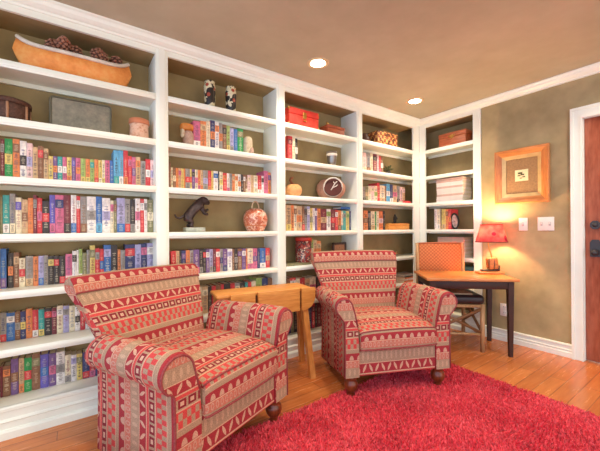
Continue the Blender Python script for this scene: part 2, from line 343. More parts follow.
def kilim(name='kilim_stripe_weave'):
    t = NT(name); uvn = t.n('ShaderNodeTexCoord').outputs['UV']
    sp = t.n('ShaderNodeSeparateXYZ'); t.t.links.new(uvn, sp.inputs[0])
    u, v = sp.outputs[0], sp.outputs[1]
    P = .40
    V = t.m('FRACT', t.m('DIVIDE', t.m('ADD', v, 40), P))
    # (start, colour) base bands
    TAN, DK, CR, RED, MID = '#ad8a6f', '#a43338', '#d0a083', '#d24c48', '#c3705c'
    base = t.ramp(V, [(0, TAN), (.165, CR), (.178, DK), (.30, CR), (.315, RED), (.355, TAN), (.47, CR), (.485, RED), (.505, TAN),
                      (.67, CR), (.682, TAN), (.75, DK), (.87, CR), (.885, MID)], 'CONSTANT')
    def band(lo, hi):
        return t.m('MULTIPLY', t.m('GREATER_THAN', V, lo), t.m('LESS_THAN', V, hi))
    def cell(pitch, off=0.0):
        q = t.m('ADD', t.m('DIVIDE', u, pitch), 100 + off)
        return t.m('SUBTRACT', t.m('FRACT', q), .5), t.m('FLOOR', q)
    def loc(lo, hi): return t.m('DIVIDE', t.m('SUBTRACT', V, (lo + hi) / 2), (hi - lo))
    def both(a, b): return t.m('MULTIPLY', a, b)
    col = base
    # upright pale ovals on tan
    c, _ = cell(.036); w = loc(.0, .165)
    e = t.m('ADD', t.m('POWER', t.m('DIVIDE', t.m('ABSOLUTE', c), .23), 2), t.m('POWER', t.m('DIVIDE', t.m('ABSOLUTE', w), .34), 2))
    col = t.mix(both(band(0, .165), t.m('LESS_THAN', e, 1)), col, srgb('#c29b7e'))
    # leaning leaves on dark red
    c, k = cell(.047); w = loc(.178, .30)
    sgn = t.m('SUBTRACT', t.m('MULTIPLY', t.m('MODULO', k, 2), 2), 1)
    cc = t.m('SUBTRACT', c, t.m('MULTIPLY', t.m('MULTIPLY', w, .55), sgn))
    lim = t.m('MULTIPLY', .20, t.m('SUBTRACT', 1, t.m('POWER', t.m('MULTIPLY', t.m('ABSOLUTE', w), 2.2), 2)))
    col = t.mix(both(band(.178, .30), t.m('LESS_THAN', t.m('ABSOLUTE', cc), lim)), col, srgb('#cf9f84'))
    # dark squares with a pale centre
    c, _ = cell(.052); w = loc(.355, .47); mx = t.m('MAXIMUM', t.m('ABSOLUTE', c), t.m('ABSOLUTE', w))
    col = t.mix(both(band(.355, .47), t.m('LESS_THAN', mx, .40)), col, srgb('#87262f'))
    col = t.mix(both(band(.355, .47), t.m('LESS_THAN', mx, .19)), col, srgb('#cfa38a'))
    # staggered red dashes
    row = t.m('FLOOR', t.m('DIVIDE', t.m('SUBTRACT', V, .505), .083))
    q = t.m('ADD', t.m('DIVIDE', u, .044), t.m('ADD', 100, t.m('MULTIPLY', row, .5)))
    ck = t.m('LESS_THAN', t.m('FRACT', q), .52)
    col = t.mix(both(band(.505, .67), ck), col, srgb('#cb4744'))
    # half moons on dark red
    c, _ = cell(.056); w = t.m('DIVIDE', t.m('SUBTRACT', .865, V), .10)
    e = t.m('ADD', t.m('POWER', t.m('DIVIDE', t.m('ABSOLUTE', c), .36), 2), t.m('POWER', t.m('ABSOLUTE', w), 2))
    col = t.mix(both(band(.75, .865), t.m('LESS_THAN', e, .6)), col, srgb('#c99880'))
    # small rosettes on the last band
    c, _ = cell(.030); w = loc(.885, 1.0)
    e = t.m('ADD', t.m('POWER', c, 2), t.m('POWER', t.m('MULTIPLY', w, .8), 2))
    rng = both(t.m('GREATER_THAN', e, .03), t.m('LESS_THAN', e, .12))
    col = t.mix(both(band(.885, 1.0), rng), col, srgb('#c58f7a'))
    # thread variation
    ob = t.coord('UV', (1, 1, 1))
    f = t.noise(ob, 220, 2); g = t.noise(ob, 9, 3)
    col = t.mix(.8, col, t.ramp(f, [(.3, (.55, .62, .62, 1)), (.7, (1.25, 1.25, 1.25, 1))]), 'MULTIPLY')
    col = t.mix(.4, col, t.ramp(g, [(.3, (.8, .8, .8, 1)), (.7, (1.12, 1.1, 1.1, 1))]), 'MULTIPLY')
    t.bump(f, .25, .002)
    return t.done(col, .85, 0, .2)
KILIM = kilim()
PIPING = plain('red_tan_piping_cord', '#8c3c3c', .8, var=.25, scale=120)
BUNWOOD = wood('dark_cherry_turned_wood', '#5a2412', '#8a4020', 2, 8, .3)
ESPRESSO = plain('espresso_painted_wood', '#3d1e12', .5, var=.2)
HONEY = wood('honey_pine', '#c97a30', '#e6a150', 0, 7, .45)
HONEYZ = wood('honey_pine_upright', '#c0702a', '#de964a', 2, 7, .45)
DESKTOP = wood('orange_maple_top', '#b8692f', '#d48a4c', 0, 6, .28)
BAMBOO = wood('pale_bamboo', '#9a6e45', '#c2976a', 2, 10, .5)
def woven():
    t = NT('orange_rattan_weave'); c = t.coord('Object', (1, 1, 1))
    ch = t.n('ShaderNodeTexChecker'); t.t.links.new(c, ch.inputs[0]); ch.inputs['Scale'].default_value = 52
    ch.inputs['Color1'].default_value = srgb('#bc5f2c'); ch.inputs['Color2'].default_value = srgb('#d67e40')
    vo = t.n('ShaderNodeTexVoronoi'); t.t.links.new(c, vo.inputs['Vector']); vo.inputs['Scale'].default_value = 30
    col = t.mix(t.m('LESS_THAN', vo.outputs[0], .13), ch.outputs[0], srgb('#8d4a20'))
    t.bump(ch.outputs[1], .5, .004)
    return t.done(col, .6)
RATTAN = woven()
LEATHER = plain('dark_brown_leather', '#2c1a1c', .4)
BRONZE = plain('dark_bronze_metal', '#4a4544', .4, .6)
BRASS = plain('warm_brass', '#c89a52', .3, .9)
PAGES = plain('paper_pages', '#e6dbc4', .8, var=.1, scale=60)

# ------------------------------------------------------------------ the room shell
CEIL = 2.60
def struct(name, mb): return tag(mb.build(name), kind='structure')
m = MB(); m.box((-5.9, -5.2, -.10), (.6, .6, 0), FLOORM); struct('floor', m)
m = MB(); m.box((-5.9, -5.2, CEIL), (.6, .6, CEIL + .1), CEILM); struct('ceiling', m)
m = MB(); m.box((-5.9, .275, 0), (.6, .40, CEIL), WALLM); struct('wall_back', m)
DY0, DY1, DZ = -1.648, -2.56, 2.169
m = MB()
m.box((.012, DY0, 0), (.15, -.778, CEIL), WALLM)
m.box((.012, DY1, DZ), (.15, DY0, CEIL), WALLM)
m.box((.012, -5.2, 0), (.15, DY1, CEIL), WALLM)
m.box((.29, -.85, 0), (.40, .275, CEIL), WALLM)
m.box((.15, -.90, 0), (.40, -.778, CEIL), WALLM)
struct('wall_right', m)

def extrude_profile(mb, prof, a, b, axis, mat):
    """prof: (out, z); axis 'x': run along x with out = -y; axis 'y': run along y with out = -x"""
    if axis == 'x': mb.grid([[(t, -o, z) for o, z in prof] for t in (a, b)], mat, smooth=False)
    else: mb.grid([[(-o, t, z) for o, z in prof] for t in (a, b)], mat, smooth=False)

CROWN = [(-.02, 2.599), (.062, 2.599), (.062, 2.588), (.052, 2.580), (.044, 2.562), (.026, 2.548), (.014, 2.543), (.010, 2.530), (-.02, 2.530)]
m = MB(); extrude_profile(m, CROWN, -5.9, .0, 'x', WHITE); struct('trim_1', m)
m = MB(); extrude_profile(m, CROWN, -5.2, -.0, 'y', WHITE); struct('trim_2', m)
BASEB = [(-.011, 0), (.012, 0), (.012, .045), (.006, .052), (.006, .062), (.010, .068), (.004, .078), (.004, .100), (.008, .106), (.008, .116), (-.011, .123)]
m = MB(); extrude_profile(m, BASEB, -1.566, -.775, 'y', WHITE)
extrude_profile(m, BASEB, -5.2, -2.66, 'y', WHITE); struct('baseboard_right', m)
# door casing
m = MB()
def casing(mb, y0, y1, z0, z1):
    pass
ZT = DZ + .098
for o_, i_ in ((-1.566, -1.648), (-2.642, -2.56)):
    sg = 1 if i_ < o_ else -1
    for a, b, x in ((0, .022, -.024), (.022, .068, -.012), (.068, .082, -.019)):
        y0, y1 = sorted((o_ - sg * a, o_ - sg * b)); m.box((x, y0, 0), (.012, y1, ZT - a), WHITE)
for a, b, x in ((0, .022, -.0245), (.022, .068, -.0125), (.068, .098, -.0195)):
    m.box((x, -2.642 + a, ZT - b), (.012, -1.566 - a, ZT - a), WHITE)
m.box((.012, DY0 - .004, 0), (.15, DY0 + .002, DZ), WHITE)
m.box((.012, DY1 - .002, 0), (.15, DY1 + .004, DZ), WHITE)
m.box((.012, DY1, DZ - .004), (.15, DY0, DZ + .002), WHITE)
struct('trim_3', m)
DOORW = wood('red_alder_door_wood', '#8c4028', '#b4664a', 2, 4, .35, .2)
d = thing('door_1', 'knotty red alder door in white casing at the edge of the tan wall', 'door', (0, 0, 0))
d['kind'] = 'structure'
m = MB(); m.box((.035, DY1 + .005, .008), (.08, DY0 - .005, DZ - .006), DOORW, .003)
m.build('slab', d)
m = MB(); m.box((.03, DY1 + .13, .25), (.036, DY0 - .14, .95), DOORW, .004); m.box((.03, DY1 + .13, 1.12), (.036, DY0 - .14, 2.0), DOORW, .004); m.build('panel', d)
m = MB()
octo = [(math.cos(R(22.5 + 45*i)) * .036 - 1.724, math.sin(R(22.5 + 45*i)) * .040 + 1.215) for i in range(8)]
m.prism(octo, .012, .037, BRONZE, 'yz'); m.sphere((.008, -1.724, 1.215), .02, BRONZE, (.6, 1, 1)); m.build('deadbolt', d)
m = MB()
pl = [(-1.724 + a, 1.01 + b) for a, b in ((-.036, -.075), (.036, -.075), (.036, .05), (.022, .075), (-.022, .075), (-.036, .05))]
m.prism(pl, .018, .036, BRONZE, 'yz'); m.sphere((-.02, -1.724, .975), .028, BRONZE); m.box((-.015, -1.735, .965), (.03, -1.713, .985), BRONZE, .004)
m.build('handle', d)

# ------------------------------------------------------------------ built-in bookcases
SH = dict(s1=2.198, s2=1.862, s3=1.518, s4=1.181, s5=.846, s6=.507, base=.179)
TH = .044
bc = thing('built_in_bookcase', 'white built-in bookcase of four bays filled with books along the long wall', 'bookcase', (0, 0, 0))
ups = [(-4.245, -4.155), (-3.212, -3.125), (-2.180, -2.090), (-1.150, -1.061), (-.123, 0.0)]
for a, b in ups:
    m = MB(); m.box((a, 0, 0), (b, .268 if b < -.01 else .022, 2.56), WHITE, .002 if b < -.01 else 0)
    if b < -.01:
        m.box((a + .022, -.006, .178), (b - .022, .004, 2.535), WHITE)
    m.build('upright', bc)
for k, (pa, pb) in enumerate(zip(ups[:-1], ups[1:])):
    x0, x1 = pa[1], pb[0]
    if k == 3: x1 = .254
    m = MB(); m.box((x0, .255, .0), (x1, .268, 2.56), SHELFBACK); m.build('back_panel', bc)
    for nm, z in SH.items():
        xe = pb[0]
        m = MB(); m.box((x0, 0.0, z - TH), (xe, .022, z), WHITE, .002)
        if k == 3: m.box((x0, .022, z - .030), (xe, .255, z), WHITE); m.box((xe, .024, z - .030), (x1, .255, z), WHITE)
        else: m.box((x0, .022, z - .030), (x1, .255, z), WHITE)
        if nm != 'base':
            m.box((x0, -.004, z - TH + .010), (xe, .002, z - .010), WHITE, .003)
            m.box((x0, .236, z - .058), (x1, .255, z - .030), WHITE)
        m.build('shelf', bc)
for pa, pb in zip(ups[:-1], ups[1:]):
    m = MB(); m.box((pa[1], .001, 2.491), (pb[0], .022, 2.56), WHITE); m.box((pa[1], .022, 2.492), (pb[0], .255, 2.51), SHELFBACK)
    m.build('header', bc)
PL = [(-.005, 0), (.034, 0), (.034, .040), (.026, .052), (.018, .055), (.018, .092), (.024, .098), (.010, .110), (.010, .150), (.018, .156), (.018, .172), (.010, .179), (-.005, .179)]
m = MB(); extrude_profile(m, PL, -5.4, .0, 'x', WHITE); m.build('plinth', bc)
# a plain white end panel carries on beyond the last bay
m = MB(); m.box((-5.4, .0, 0), (-4.245, .268, 2.56), WHITE); m.build('end_panel', bc)

rc = thing('corner_bookcase', 'narrow white bookcase recessed into the wall beside the framed picture', 'bookcase', (0, 0, 0))
for a, b in ((-.085, -.002), (-.773, -.690)):
    m = MB(); m.box((0.001 if a > -.1 else 0, a, 0), (.022 if a > -.1 else .268, b, 2.56), WHITE); m.build('upright', rc)
m = MB(); m.box((.255, -.69, 0), (.268, .254, 2.56), SHELFBACK); m.build('back_panel', rc)
for nm, z in SH.items():
    m = MB(); m.box((0.0, -.69, z - TH), (.022, -.085, z), WHITE, .002); m.box((.024, -.69, z - .030), (.254, .020, z), WHITE); m.box((.022, -.69, z - .030), (.024, -.085, z), WHITE)
    if nm != 'base':
        m.box((-.004, -.69, z - TH + .010), (.002, -.085, z - .010), WHITE, .003); m.box((.236, -.69, z - .058), (.254, .02, z - .030), WHITE)
    m.build('shelf', rc)
m = MB(); m.box((0.001, -.69, 2.491), (.022, -.085, 2.56), WHITE); m.box((.022, -.69, 2.492), (.254, .02, 2.51), SHELFBACK); m.build('header', rc)
m = MB(); extrude_profile(m, PL, -.773, -.036, 'y', WHITE); m.build('plinth', rc)

# ------------------------------------------------------------------ books
BC = {'maroon': '#6e2430', 'grey': '#8f8a86', 'green': '#1f8f45', 'yellow': '#dcc268', 'orange': '#e07c44', 'brown': '#80533a', 'white': '#efe6e0',
      'black': '#2b2528', 'pale pink': '#e7bfc0', 'lilac': '#a9a3cf', 'tan': '#cda77c', 'red': '#cf3038', 'purple': '#6b4a86', 'teal': '#2f9a96',
      'pink': '#cc5f86', 'violet': '#5a50b0', 'lime': '#98b25e', 'blue': '#2f62ad', 'cream': '#eadbb9', 'sky blue': '#57a6d3', 'olive': '#7d7a55', 'navy': '#2c3264'}
def _soft(h, q=.13):
    a, b = h.lstrip('#'), 'd9cbb6'
    return '#' + ''.join('%02x' % round(int(a[i:i+2], 16) * (1 - q) + int(b[i:i+2], 16) * q) for i in (0, 2, 4))
BC = {k: _soft(v) for k, v in BC.items()}
def bookmat(c): return plain('book_cloth_' + c.replace(' ', '_'), BC[c], .5, 0, .22, 45)
ORD = ['', 'first', 'second', 'third', 'fourth', 'fifth', 'sixth', 'seventh', 'eighth', 'ninth', 'tenth']
def blend(c1, c2, f):
    a, b = BC[c1].lstrip('#'), BC[c2].lstrip('#')
    h = '#' + ''.join('%02x' % round(int(a[i:i+2], 16) * (1 - f) + int(b[i:i+2], 16) * f) for i in (0, 2, 4))
    return plain(f"spine_ink_{c1}_{c2}_{int(f * 100)}".replace(' ', '_'), h, .5, 0, .2, 45)
DARK = ('black', 'navy', 'maroon', 'brown', 'purple', 'blue', 'violet', 'green', 'red', 'teal', 'olive')
def spine_bits(w, h, c, b, rnd):
    """label panel and title strokes that sit on the spine (front at y = 0, facing -y)"""
    m = MB(); band = MB() if b else None; opp = 'cream' if c in DARK else rnd.choice(['black', 'brown', 'navy', 'maroon', 'black'])
    z0 = z1 = 0
    if b:
        k = rnd.random()
        if k < .35: z0, z1 = .02 * h, .26 * h
        elif k < .7: z0, z1 = .66 * h, .88 * h
        else: z0, z1 = .36 * h, .62 * h
        band.box((-w/2 + .0008, -.0010, z0), (w/2 - .0008, .004, z1), bookmat(b))
        ob = 'cream' if b in DARK else 'black'; z = z0 + .010
        while z < z1 - .010:
            dz = rnd.uniform(.003, .006); q = w * rnd.uniform(.14, .30)
            m.box((-q, -.0014, z), (q, .002, z + dz), blend(b, ob, .55)); z += dz + .004
    z = rnd.uniform(.08, .2) * h; te = rnd.uniform(.72, .92) * h; f = rnd.choice((.35, .5, .6))
    m.box((-.0005, -.0004, z), (.0005, .003, te + .012), blend(c, opp, .35))
    while z < te:
        dz = rnd.uniform(.003, .008); q = w * rnd.uniform(.10, .30)
        if not (z0 - dz < z < z1) and rnd.random() < .8: m.box((-q, -.0008, z), (q, .002, z + dz), blend(c, opp, f))
        z += dz + rnd.uniform(.002, .007)
    return m, band

for name, anchor, z, yf, plane, items in ROWS:
    rnd = random.Random(name)
    tot = {}
    for t in items: tot[(t[3], t[4])] = tot.get((t[3], t[4]), 0) + 1
    bycol = {}
    labels = {}
    for i in range(len(items) - 1, -1, -1):
        c, b = items[i][3], items[i][4]
        bycol[c] = bycol.get(c, 0) + 1
        if tot[(c, b)] == 1 and (b or sum(v for k, v in tot.items() if k[0] == c) == 1):
            labels[i] = f"{c} book" + (f" with {b} bands" if b else '') + f", {name}"
        else:
            labels[i] = f"{ORD[bycol[c]]} {c} book from {anchor}, {name}"
    for i, (a, bb, h, c, b) in enumerate(items):
        lo, hi = min(a, bb), max(a, bb); w = hi - lo - .0012; h = min(h, .285)
        dep = min(.165, .252 - yf - .004, max(.10, h * .72))
        loc, rz = ((lo + hi) / 2, yf, z), 0
        if plane == 'R': loc, rz = (yf, (lo + hi) / 2, z), R(-90)
        t = thing('book', labels[i], 'book', loc, rz, 'books ' + name)
        cm = bookmat(c); m = MB(); th = min(.003, w * .14)
        m.box((-w/2, .003, 0), (-w/2 + th, dep, h), cm); m.box((w/2 - th, .003, 0), (w/2, dep, h), cm)
        r = w / 2; n = 6
        outer = [(-r * math.cos(math.pi * k / n), .0055 - .005 * math.sin(math.pi * k / n)) for k in range(n + 1)]
        m.prism(outer + [(r, .0075), (-r, .0075)], 0, h, cm, 'xy')
        m.build('cover', t)
        m = MB(); m.box((-w/2 + th, .006, .003), (w/2 - th, dep - .004, h - .004), PAGES); m.build('page_block', t)
        if w > .011:
            m, band = spine_bits(w, h, c, b, rnd)
            if band: band.build('spine_band', t)['label'] = b + ' band on the spine'
            m.build('spine_lettering', t)

def flat_book(name, label, cat, c, loc, size, rotz=0, group=None):
    t = thing(name, label, cat, loc, rotz, group); x, y, h = size; cm = bookmat(c) if c in BC else c
    m = MB(); m.box((-x/2, -y/2, 0), (x/2, y/2, .003), cm); m.box((-x/2, -y/2, h - .003), (x/2, y/2, h), cm); m.box((-x/2, -y/2, 0), (x/2, -y/2 + .004, h), cm); m.build('cover', t)
    m = MB(); m.box((-x/2 + .004, -y/2 + .004, .003), (x/2 - .004, y/2 - .004, h - .003), PAGES); m.build('page_block', t)
    return t
flat_book('book', 'bright blue book lying flat across the row under the antler pot', 'book', 'blue', (-1.235, .165, SH['s4'] + .236), (.14, .14, .022))
flat_book('book', 'red book lying flat on the shelf next to the corner post', 'book', 'red', (-.215, .13, SH['s3']), (.16, .18, .035))
flat_book('book', 'dark green book lying flat under the patterned tin', 'book', 'olive', (-1.92, .12, SH['s5']), (.26, .2, .022))


# ------------------------------------------------------------------ things on the shelves
# birch canoe
BARK = mottled('orange_birch_bark', '#d9823f', '#ee9a50', '#f3b26a', 9)
PALEB = plain('pale_birch_strip', '#d9cfc0', .7)
cn = thing('canoe_model', 'orange birch-bark model canoe on the top shelf', 'canoe', (-3.68, .115, SH['s1']))
L, NS = .305, 40
def hull(i):
    s = math.sin(math.pi * (i / NS - .5)); e = abs(s) ** 2.6
    return s, .086 * (1 - abs(s) ** 3.2) + .006, .140 + .065 * abs(s) ** 5, .014 * abs(s) ** 3 + .085 * max(0, (abs(s) - .86) / .14) ** 2.2
rings = []
for i in range(NS + 1):
    s, w, top, bot = hull(i); x = L * s
    ring = []
    for k in range(9):
        a = math.pi * k / 8
        ring.append((x * (1 + .075 * math.sin(2 * a if a < math.pi / 2 else 2 * (math.pi - a)) * abs(s) ** 8), -w * math.cos(a) * (1.0 + .22 * math.sin(a)), bot + (top - bot) * (1 - math.sin(a) ** .8)))
    for k in range(9):
        a = math.pi * (8 - k) / 8
        ring.append((x, -max(.002, w - .006) * math.cos(a), bot + .006 + (top - bot - .006) * (1 - math.sin(a) ** .8)))
    rings.append(ring)
m = MB(); m.grid(rings, BARK); m.build('hull', cn)
for sd in (-1, 1):
    m = MB(); m.tube([(L * hull(i)[0], sd * (hull(i)[1] + .004), hull(i)[2] - .002) for i in range(NS + 1)], .0125, PALEB); m.build('gunwale', cn)
m = MB()
for q in (-.16, 0, .16): m.box((q - .008, -.075, .128), (q + .008, .075, .136), PALEB)
m.build('thwart', cn)
# pine cones in the canoe
CONE = plain('pine_cone_brown', '#5a3628', .7, var=.4, scale=70); CONEL = plain('pine_cone_scale_tip', '#9a6a54', .7, var=.3, scale=70)
def cone_mesh():
    m = MB(); m.lathe([(.004, 0), (.022, .012), (.028, .028), (.022, .048), (.010, .064), (.003, .07)], CONE, seg=10)
    for k in range(34):
        f = k / 34; z = .006 + .060 * f; r = .030 * math.sin(math.pi * (.16 + .78 * f)) ; a = k * 2.39996
        b = bmesh.new()
        bmesh.ops.create_cone(b, segments=5, radius1=.0085, radius2=.006, depth=.006, cap_ends=True)
        M = Matrix.Translation((r * math.cos(a), r * math.sin(a), z)) @ Matrix.Rotation(a, 4, 'Z') @ Matrix.Rotation(R(50), 4, 'Y')
        bmesh.ops.transform(b, matrix=M, verts=b.verts); m.merge(b, CONEL)
    return m
pc0 = one('pine_cone', 'brown pine cone heaped in the canoe, second from its raised bow by the wall paint', 'pine cone', cone_mesh())
spots = [(-3.83, .085, .118, 'brown pine cone in the canoe, at the far end from the bay divider'), (-3.755, .08, .138, 'brown pine cone in the canoe, second from the end away from the divider'),
         (-3.67, .085, .122, 'low brown pine cone sunk in the middle of the canoe'), (-3.585, .08, .130, 'brown pine cone rising in the canoe just past its middle'),
         (-3.52, .085, .128, 'brown pine cone in the canoe, second from the divider end'), (-3.455, .09, .128, 'brown pine cone in the canoe at the divider end')]
for i, (x, y, z, lab) in enumerate(spots):
    o = pc0 if i == 0 else dup(pc0)
    o.location = (x, y, SH['s1'] + z + .035); o.rotation_euler = (R(25 * math.sin(i * 2)), R(30 * math.cos(i * 3)), i)
    o.scale = (1.3,) * 3
    o['label'] = lab; o['group'] = 'pine cones in the canoe'

WICK = plain('dark_brown_wicker', '#54372c', .6, var=.4, scale=90)
t = thing('lidded_basket', 'dark brown round lidded basket beside the grey travel case', 'basket', (-4.035, .128, SH['s2']))
m = MB(); m.lathe([(.100, 0), (.108, .02), (.110, .10), (.108, .104), (.0, .104)], WICK, seg=28)
m.build('body', t)
m = MB(); m.lathe([(.117, .100), (.119, .112), (.116, .128), (.09, .138), (.0, .141)], WICK, seg=28); m.build('lid', t)
m = MB()
for k in range(7):
    a = 2 * math.pi * k / 7 + .35; m.tube([(.112 * math.cos(a), .112 * math.sin(a), z) for z in (.0, .05, .1)], .007, plain('light_cane', '#a87a5c', .6))
m.build('stake', t)

CASEM = mottled('worn_grey_green_canvas', '#6f6b5f', '#857f70', '#98907e', 14)
t = thing('travel_case', 'flat grey-green metal travel case standing on edge on the second shelf', 'case', (-3.655, .17, SH['s2']))
m = MB(); m.box((-.178, -.045, 0), (.178, .045, .222), CASEM, .02, 3); m.build('body', t)
m = MB(); pts = []
for (cx, cz, a0) in ((.150, .195, 0), (-.150, .195, 90), (-.150, .027, 180), (.150, .027, 270)):
    pts += [(cx + .02 * math.cos(R(a0 + q)), -.046, cz + .02 * math.sin(R(a0 + q))) for q in (0, 30, 60, 90)]
m.tube(pts, .006, plain('grey_case_rim', '#5f5c4c', .5), closed=True); m.build('rim', t)

POTM = mottled('pink_clay_glaze', '#b36a4c', '#e0b79c', '#cf8a6a', 30)
t = thing('clay_pot', 'small pink and white clay pot with a lid beside the first divider', 'pot', (-3.305, .11, SH['s2']))
m = MB(); m.lathe([(.0, 0), (.066, 0), (.074, .012), (.064, .022), (.062, .10), (.066, .112), (.0, .112)], POTM); m.build('body', t)
m = MB(); m.lathe([(.068, .112), (.071, .120), (.068, .148), (.05, .156), (0, .158)], plain('terracotta_band', '#c77a55', .6)); m.build('lid', t)

def floral(name, bg, cols, q=1):
    t = NT(name); v = t.coord()
    vo = t.n('ShaderNodeTexVoronoi'); t.t.links.new(v, vo.inputs['Vector']); vo.inputs['Scale'].default_value = 34 * q
    vo2 = t.n('ShaderNodeTexVoronoi'); t.t.links.new(v, vo2.inputs['Vector']); vo2.inputs['Scale'].default_value = 55 * q
    n = t.noise(v, 26 * q, 3)
    c = t.ramp(n, [(.0, bg), (.50, cols[0]), (.58, cols[1]), (.63, bg)], 'CONSTANT')
    c = t.mix(t.m('LESS_THAN', vo.outputs[0], .22), c, srgb(cols[2]))
    c = t.mix(t.m('LESS_THAN', vo2.outputs[0], .16), c, srgb(cols[3]))
    return t.done(c, .3)
FLOR = floral('black_floral_glaze', '#241c19', ['#ded2ae', '#d8cba0', '#a5452f', '#3b4a34'], .42)
for i, (x, lab) in enumerate(((-2.775, 'black and cream floral vase on a little stand, further from the corner'), (-2.588, 'black and cream floral vase on a little stand, nearer the corner'))):
    t = thing('floral_vase', lab, 'vase', (x, .09, SH['s1']), i * .8, 'floral vases on the top shelf')
    m = MB(); m.lathe([(.0, .016), (.036, .016), (.040, .03), (.044, .08), (.047, .14), (.048, .185), (.042, .208), (.040, .216), (.044, .226), (.038, .226), (.034, .20), (0, .19)], FLOR); m.build('body', t)
    m = MB(); m.lathe([(.0, 0), (.050, 0), (.052, .006), (.044, .018), (0, .018)], ESPRESSO); m.build('stand', t)

STONE1 = mottled('pink_grey_stone', '#96705f', '#b4917f', '#c9ab96', 22)
STONE2 = mottled('pale_banded_stone', '#a99579', '#cdbda0', '#b58f78', 20)
def rock(mb, c, s, mat, seed, amp=.14):
    rr = random.Random(seed); b = bmesh.new(); bmesh.ops.create_icosphere(b, subdivisions=3, radius=1)
    ph = [(Vector((rr.uniform(-1, 1), rr.uniform(-1, 1), rr.uniform(-1, 1))) * 3.2, rr.uniform(0, 6)) for _ in range(6)]
    for v in b.verts:
        d = sum(math.sin(v.co.dot(p) + q) for p, q in ph) / 6
        k = Vector((math.copysign(abs(v.co.x) ** .7, v.co.x), math.copysign(abs(v.co.y) ** .7, v.co.y), math.copysign(abs(v.co.z) ** .6, v.co.z))) * (1 + amp * d)
        v.co = Vector((c[0] + k.x * s[0], c[1] + k.y * s[1], max(c[2] - s[2], c[2] + k.z * s[2])))
    mb.merge(b, mat, True)
t = thing('stone_bookend', 'pinkish stone bookend with an orange rounded cap beside the pink book', 'bookend', (-2.958, .10, SH['s2']))
m = MB(); rock(m, (.006, 0, .066), (.040, .045, .066), STONE1, 3); m.build('block', t)
m = MB(); rock(m, (-.006, -.004, .152), (.052, .05, .032), plain('orange_stone', '#c9803c', .5, var=.3), 5, .1); m.build('cap', t)
m = MB(); rock(m, (-.038, -.01, .105), (.014, .025, .04), STONE2, 8); m.build('lug', t)
t = thing('stone_bookend', 'pale grey rounded stone bookend beside the green book', 'bookend', (-2.43, .10, SH['s2']))
m = MB(); rock(m, (0, 0, .082), (.042, .048, .082), STONE2, 12); m.build('block', t)
m = MB(); rock(m, (.022, -.02, .035), (.026, .03, .035), STONE1, 15); m.build('foot', t)

# bronze cat on a marble block
CATM = plain('dark_bronze_patina', '#4b3e3c', .45, .5, var=.4, scale=40)
t = thing('bronze_cat_figure', 'dark bronze springing cat figure on a grey marble block', 'figurine', (-2.905, .11, SH['s4']))
m = MB(); m.box((-.078, -.045, 0), (.078, .045, .036), plain('grey_green_marble', '#a9aca0', .3, var=.25, scale=30), .004); m.build('plinth', t)
def skin_mesh(name, parent, pts, edges, mat, root=0, sub=2, loc=None):
    me = bpy.data.meshes.new(name); me.from_pydata([p[:3] for p in pts], edges, []); me.materials.append(mat)
    o = bpy.data.objects.new(name, me); COL.objects.link(o)
    if parent: o.parent = parent
    md = o.modifiers.new('skin', 'SKIN')
    for v, p in zip(me.skin_vertices[0].data, pts):
        v.radius = (p[3], p[3])
    me.skin_vertices[0].data[root].use_root = True
    md.use_smooth_shade = True
    o.modifiers.new('sub', 'SUBSURF').levels = sub; o.modifiers['sub'].render_levels = sub
    return o
cat = [(x_ * 1.12, y_, .03 + (z_ - .03) * 1.18, r_ * 1.45) for x_, y_, z_, r_ in [(-.035, 0, .125, .030), (.0, 0, .165, .027), (.04, 0, .205, .030), (.065, 0, .225, .020), (.09, 0, .215, .020), (.118, 0, .200, .011),   # spine to muzzle
       (-.045, .022, .085, .020), (-.02, .026, .06, .012), (-.045, .026, .046, .009), (-.02, .03, .04, .007),      # hind leg +
       (-.045, -.022, .085, .020), (-.015, -.026, .065, .012), (-.035, -.026, .046, .009), (-.01, -.03, .04, .007),
       (.06, .024, .175, .014), (.09, .026, .15, .010), (.115, .026, .165, .008),
       (.05, -.024, .165, .014), (.07, -.026, .13, .010), (.098, -.026, .125, .008),
       (-.07, 0, .115, .010), (-.105, 0, .095, .007), (-.128, 0, .105, .006), (-.135, 0, .125, .005),
       (.07, .014, .247, .006), (.07, -.014, .247, .006)]]
ce = [(0, 1), (1, 2), (2, 3), (3, 4), (4, 5), (0, 6), (6, 7), (7, 8), (8, 9), (0, 10), (10, 11), (11, 12), (12, 13), (2, 14), (14, 15), (15, 16), (2, 17), (17, 18), (18, 19), (0, 20), (20, 21), (21, 22), (22, 23), (3, 24), (3, 25)]
skin_mesh('cat_body', t, cat, ce, CATM)

JARM = floral('painted_red_clay', '#c26a4a', ['#dfa386', '#e8cdb8', '#9c3d2c', '#efe2d2'])
t = thing('round_jar', 'round red and white painted clay jar with a looped wire handle', 'jar', (-2.345, .115, SH['s4']))
m = MB(); m.lathe([(0, 0), (.074, 0), (.080, .010), (.092, .04), (.106, .075), (.111, .11), (.104, .15), (.082, .185), (.05, .205), (0, .208)], JARM, seg=28); m.build('body', t)
m = MB(); m.lathe([(.097, .045), (.101, .050), (.101, .056), (.094, .058)], plain('terracotta_band', '#c77a55', .6), seg=28); m.build('band', t)
m = MB(); m.tube([(.036 * math.cos(R(a)), 0, .200 + .072 * max(0, math.sin(R(a))) ** .8) for a in range(0, 181, 15)], .006, plain('pale_rope', '#d9b996', .7)); m.build('loop_handle', t)

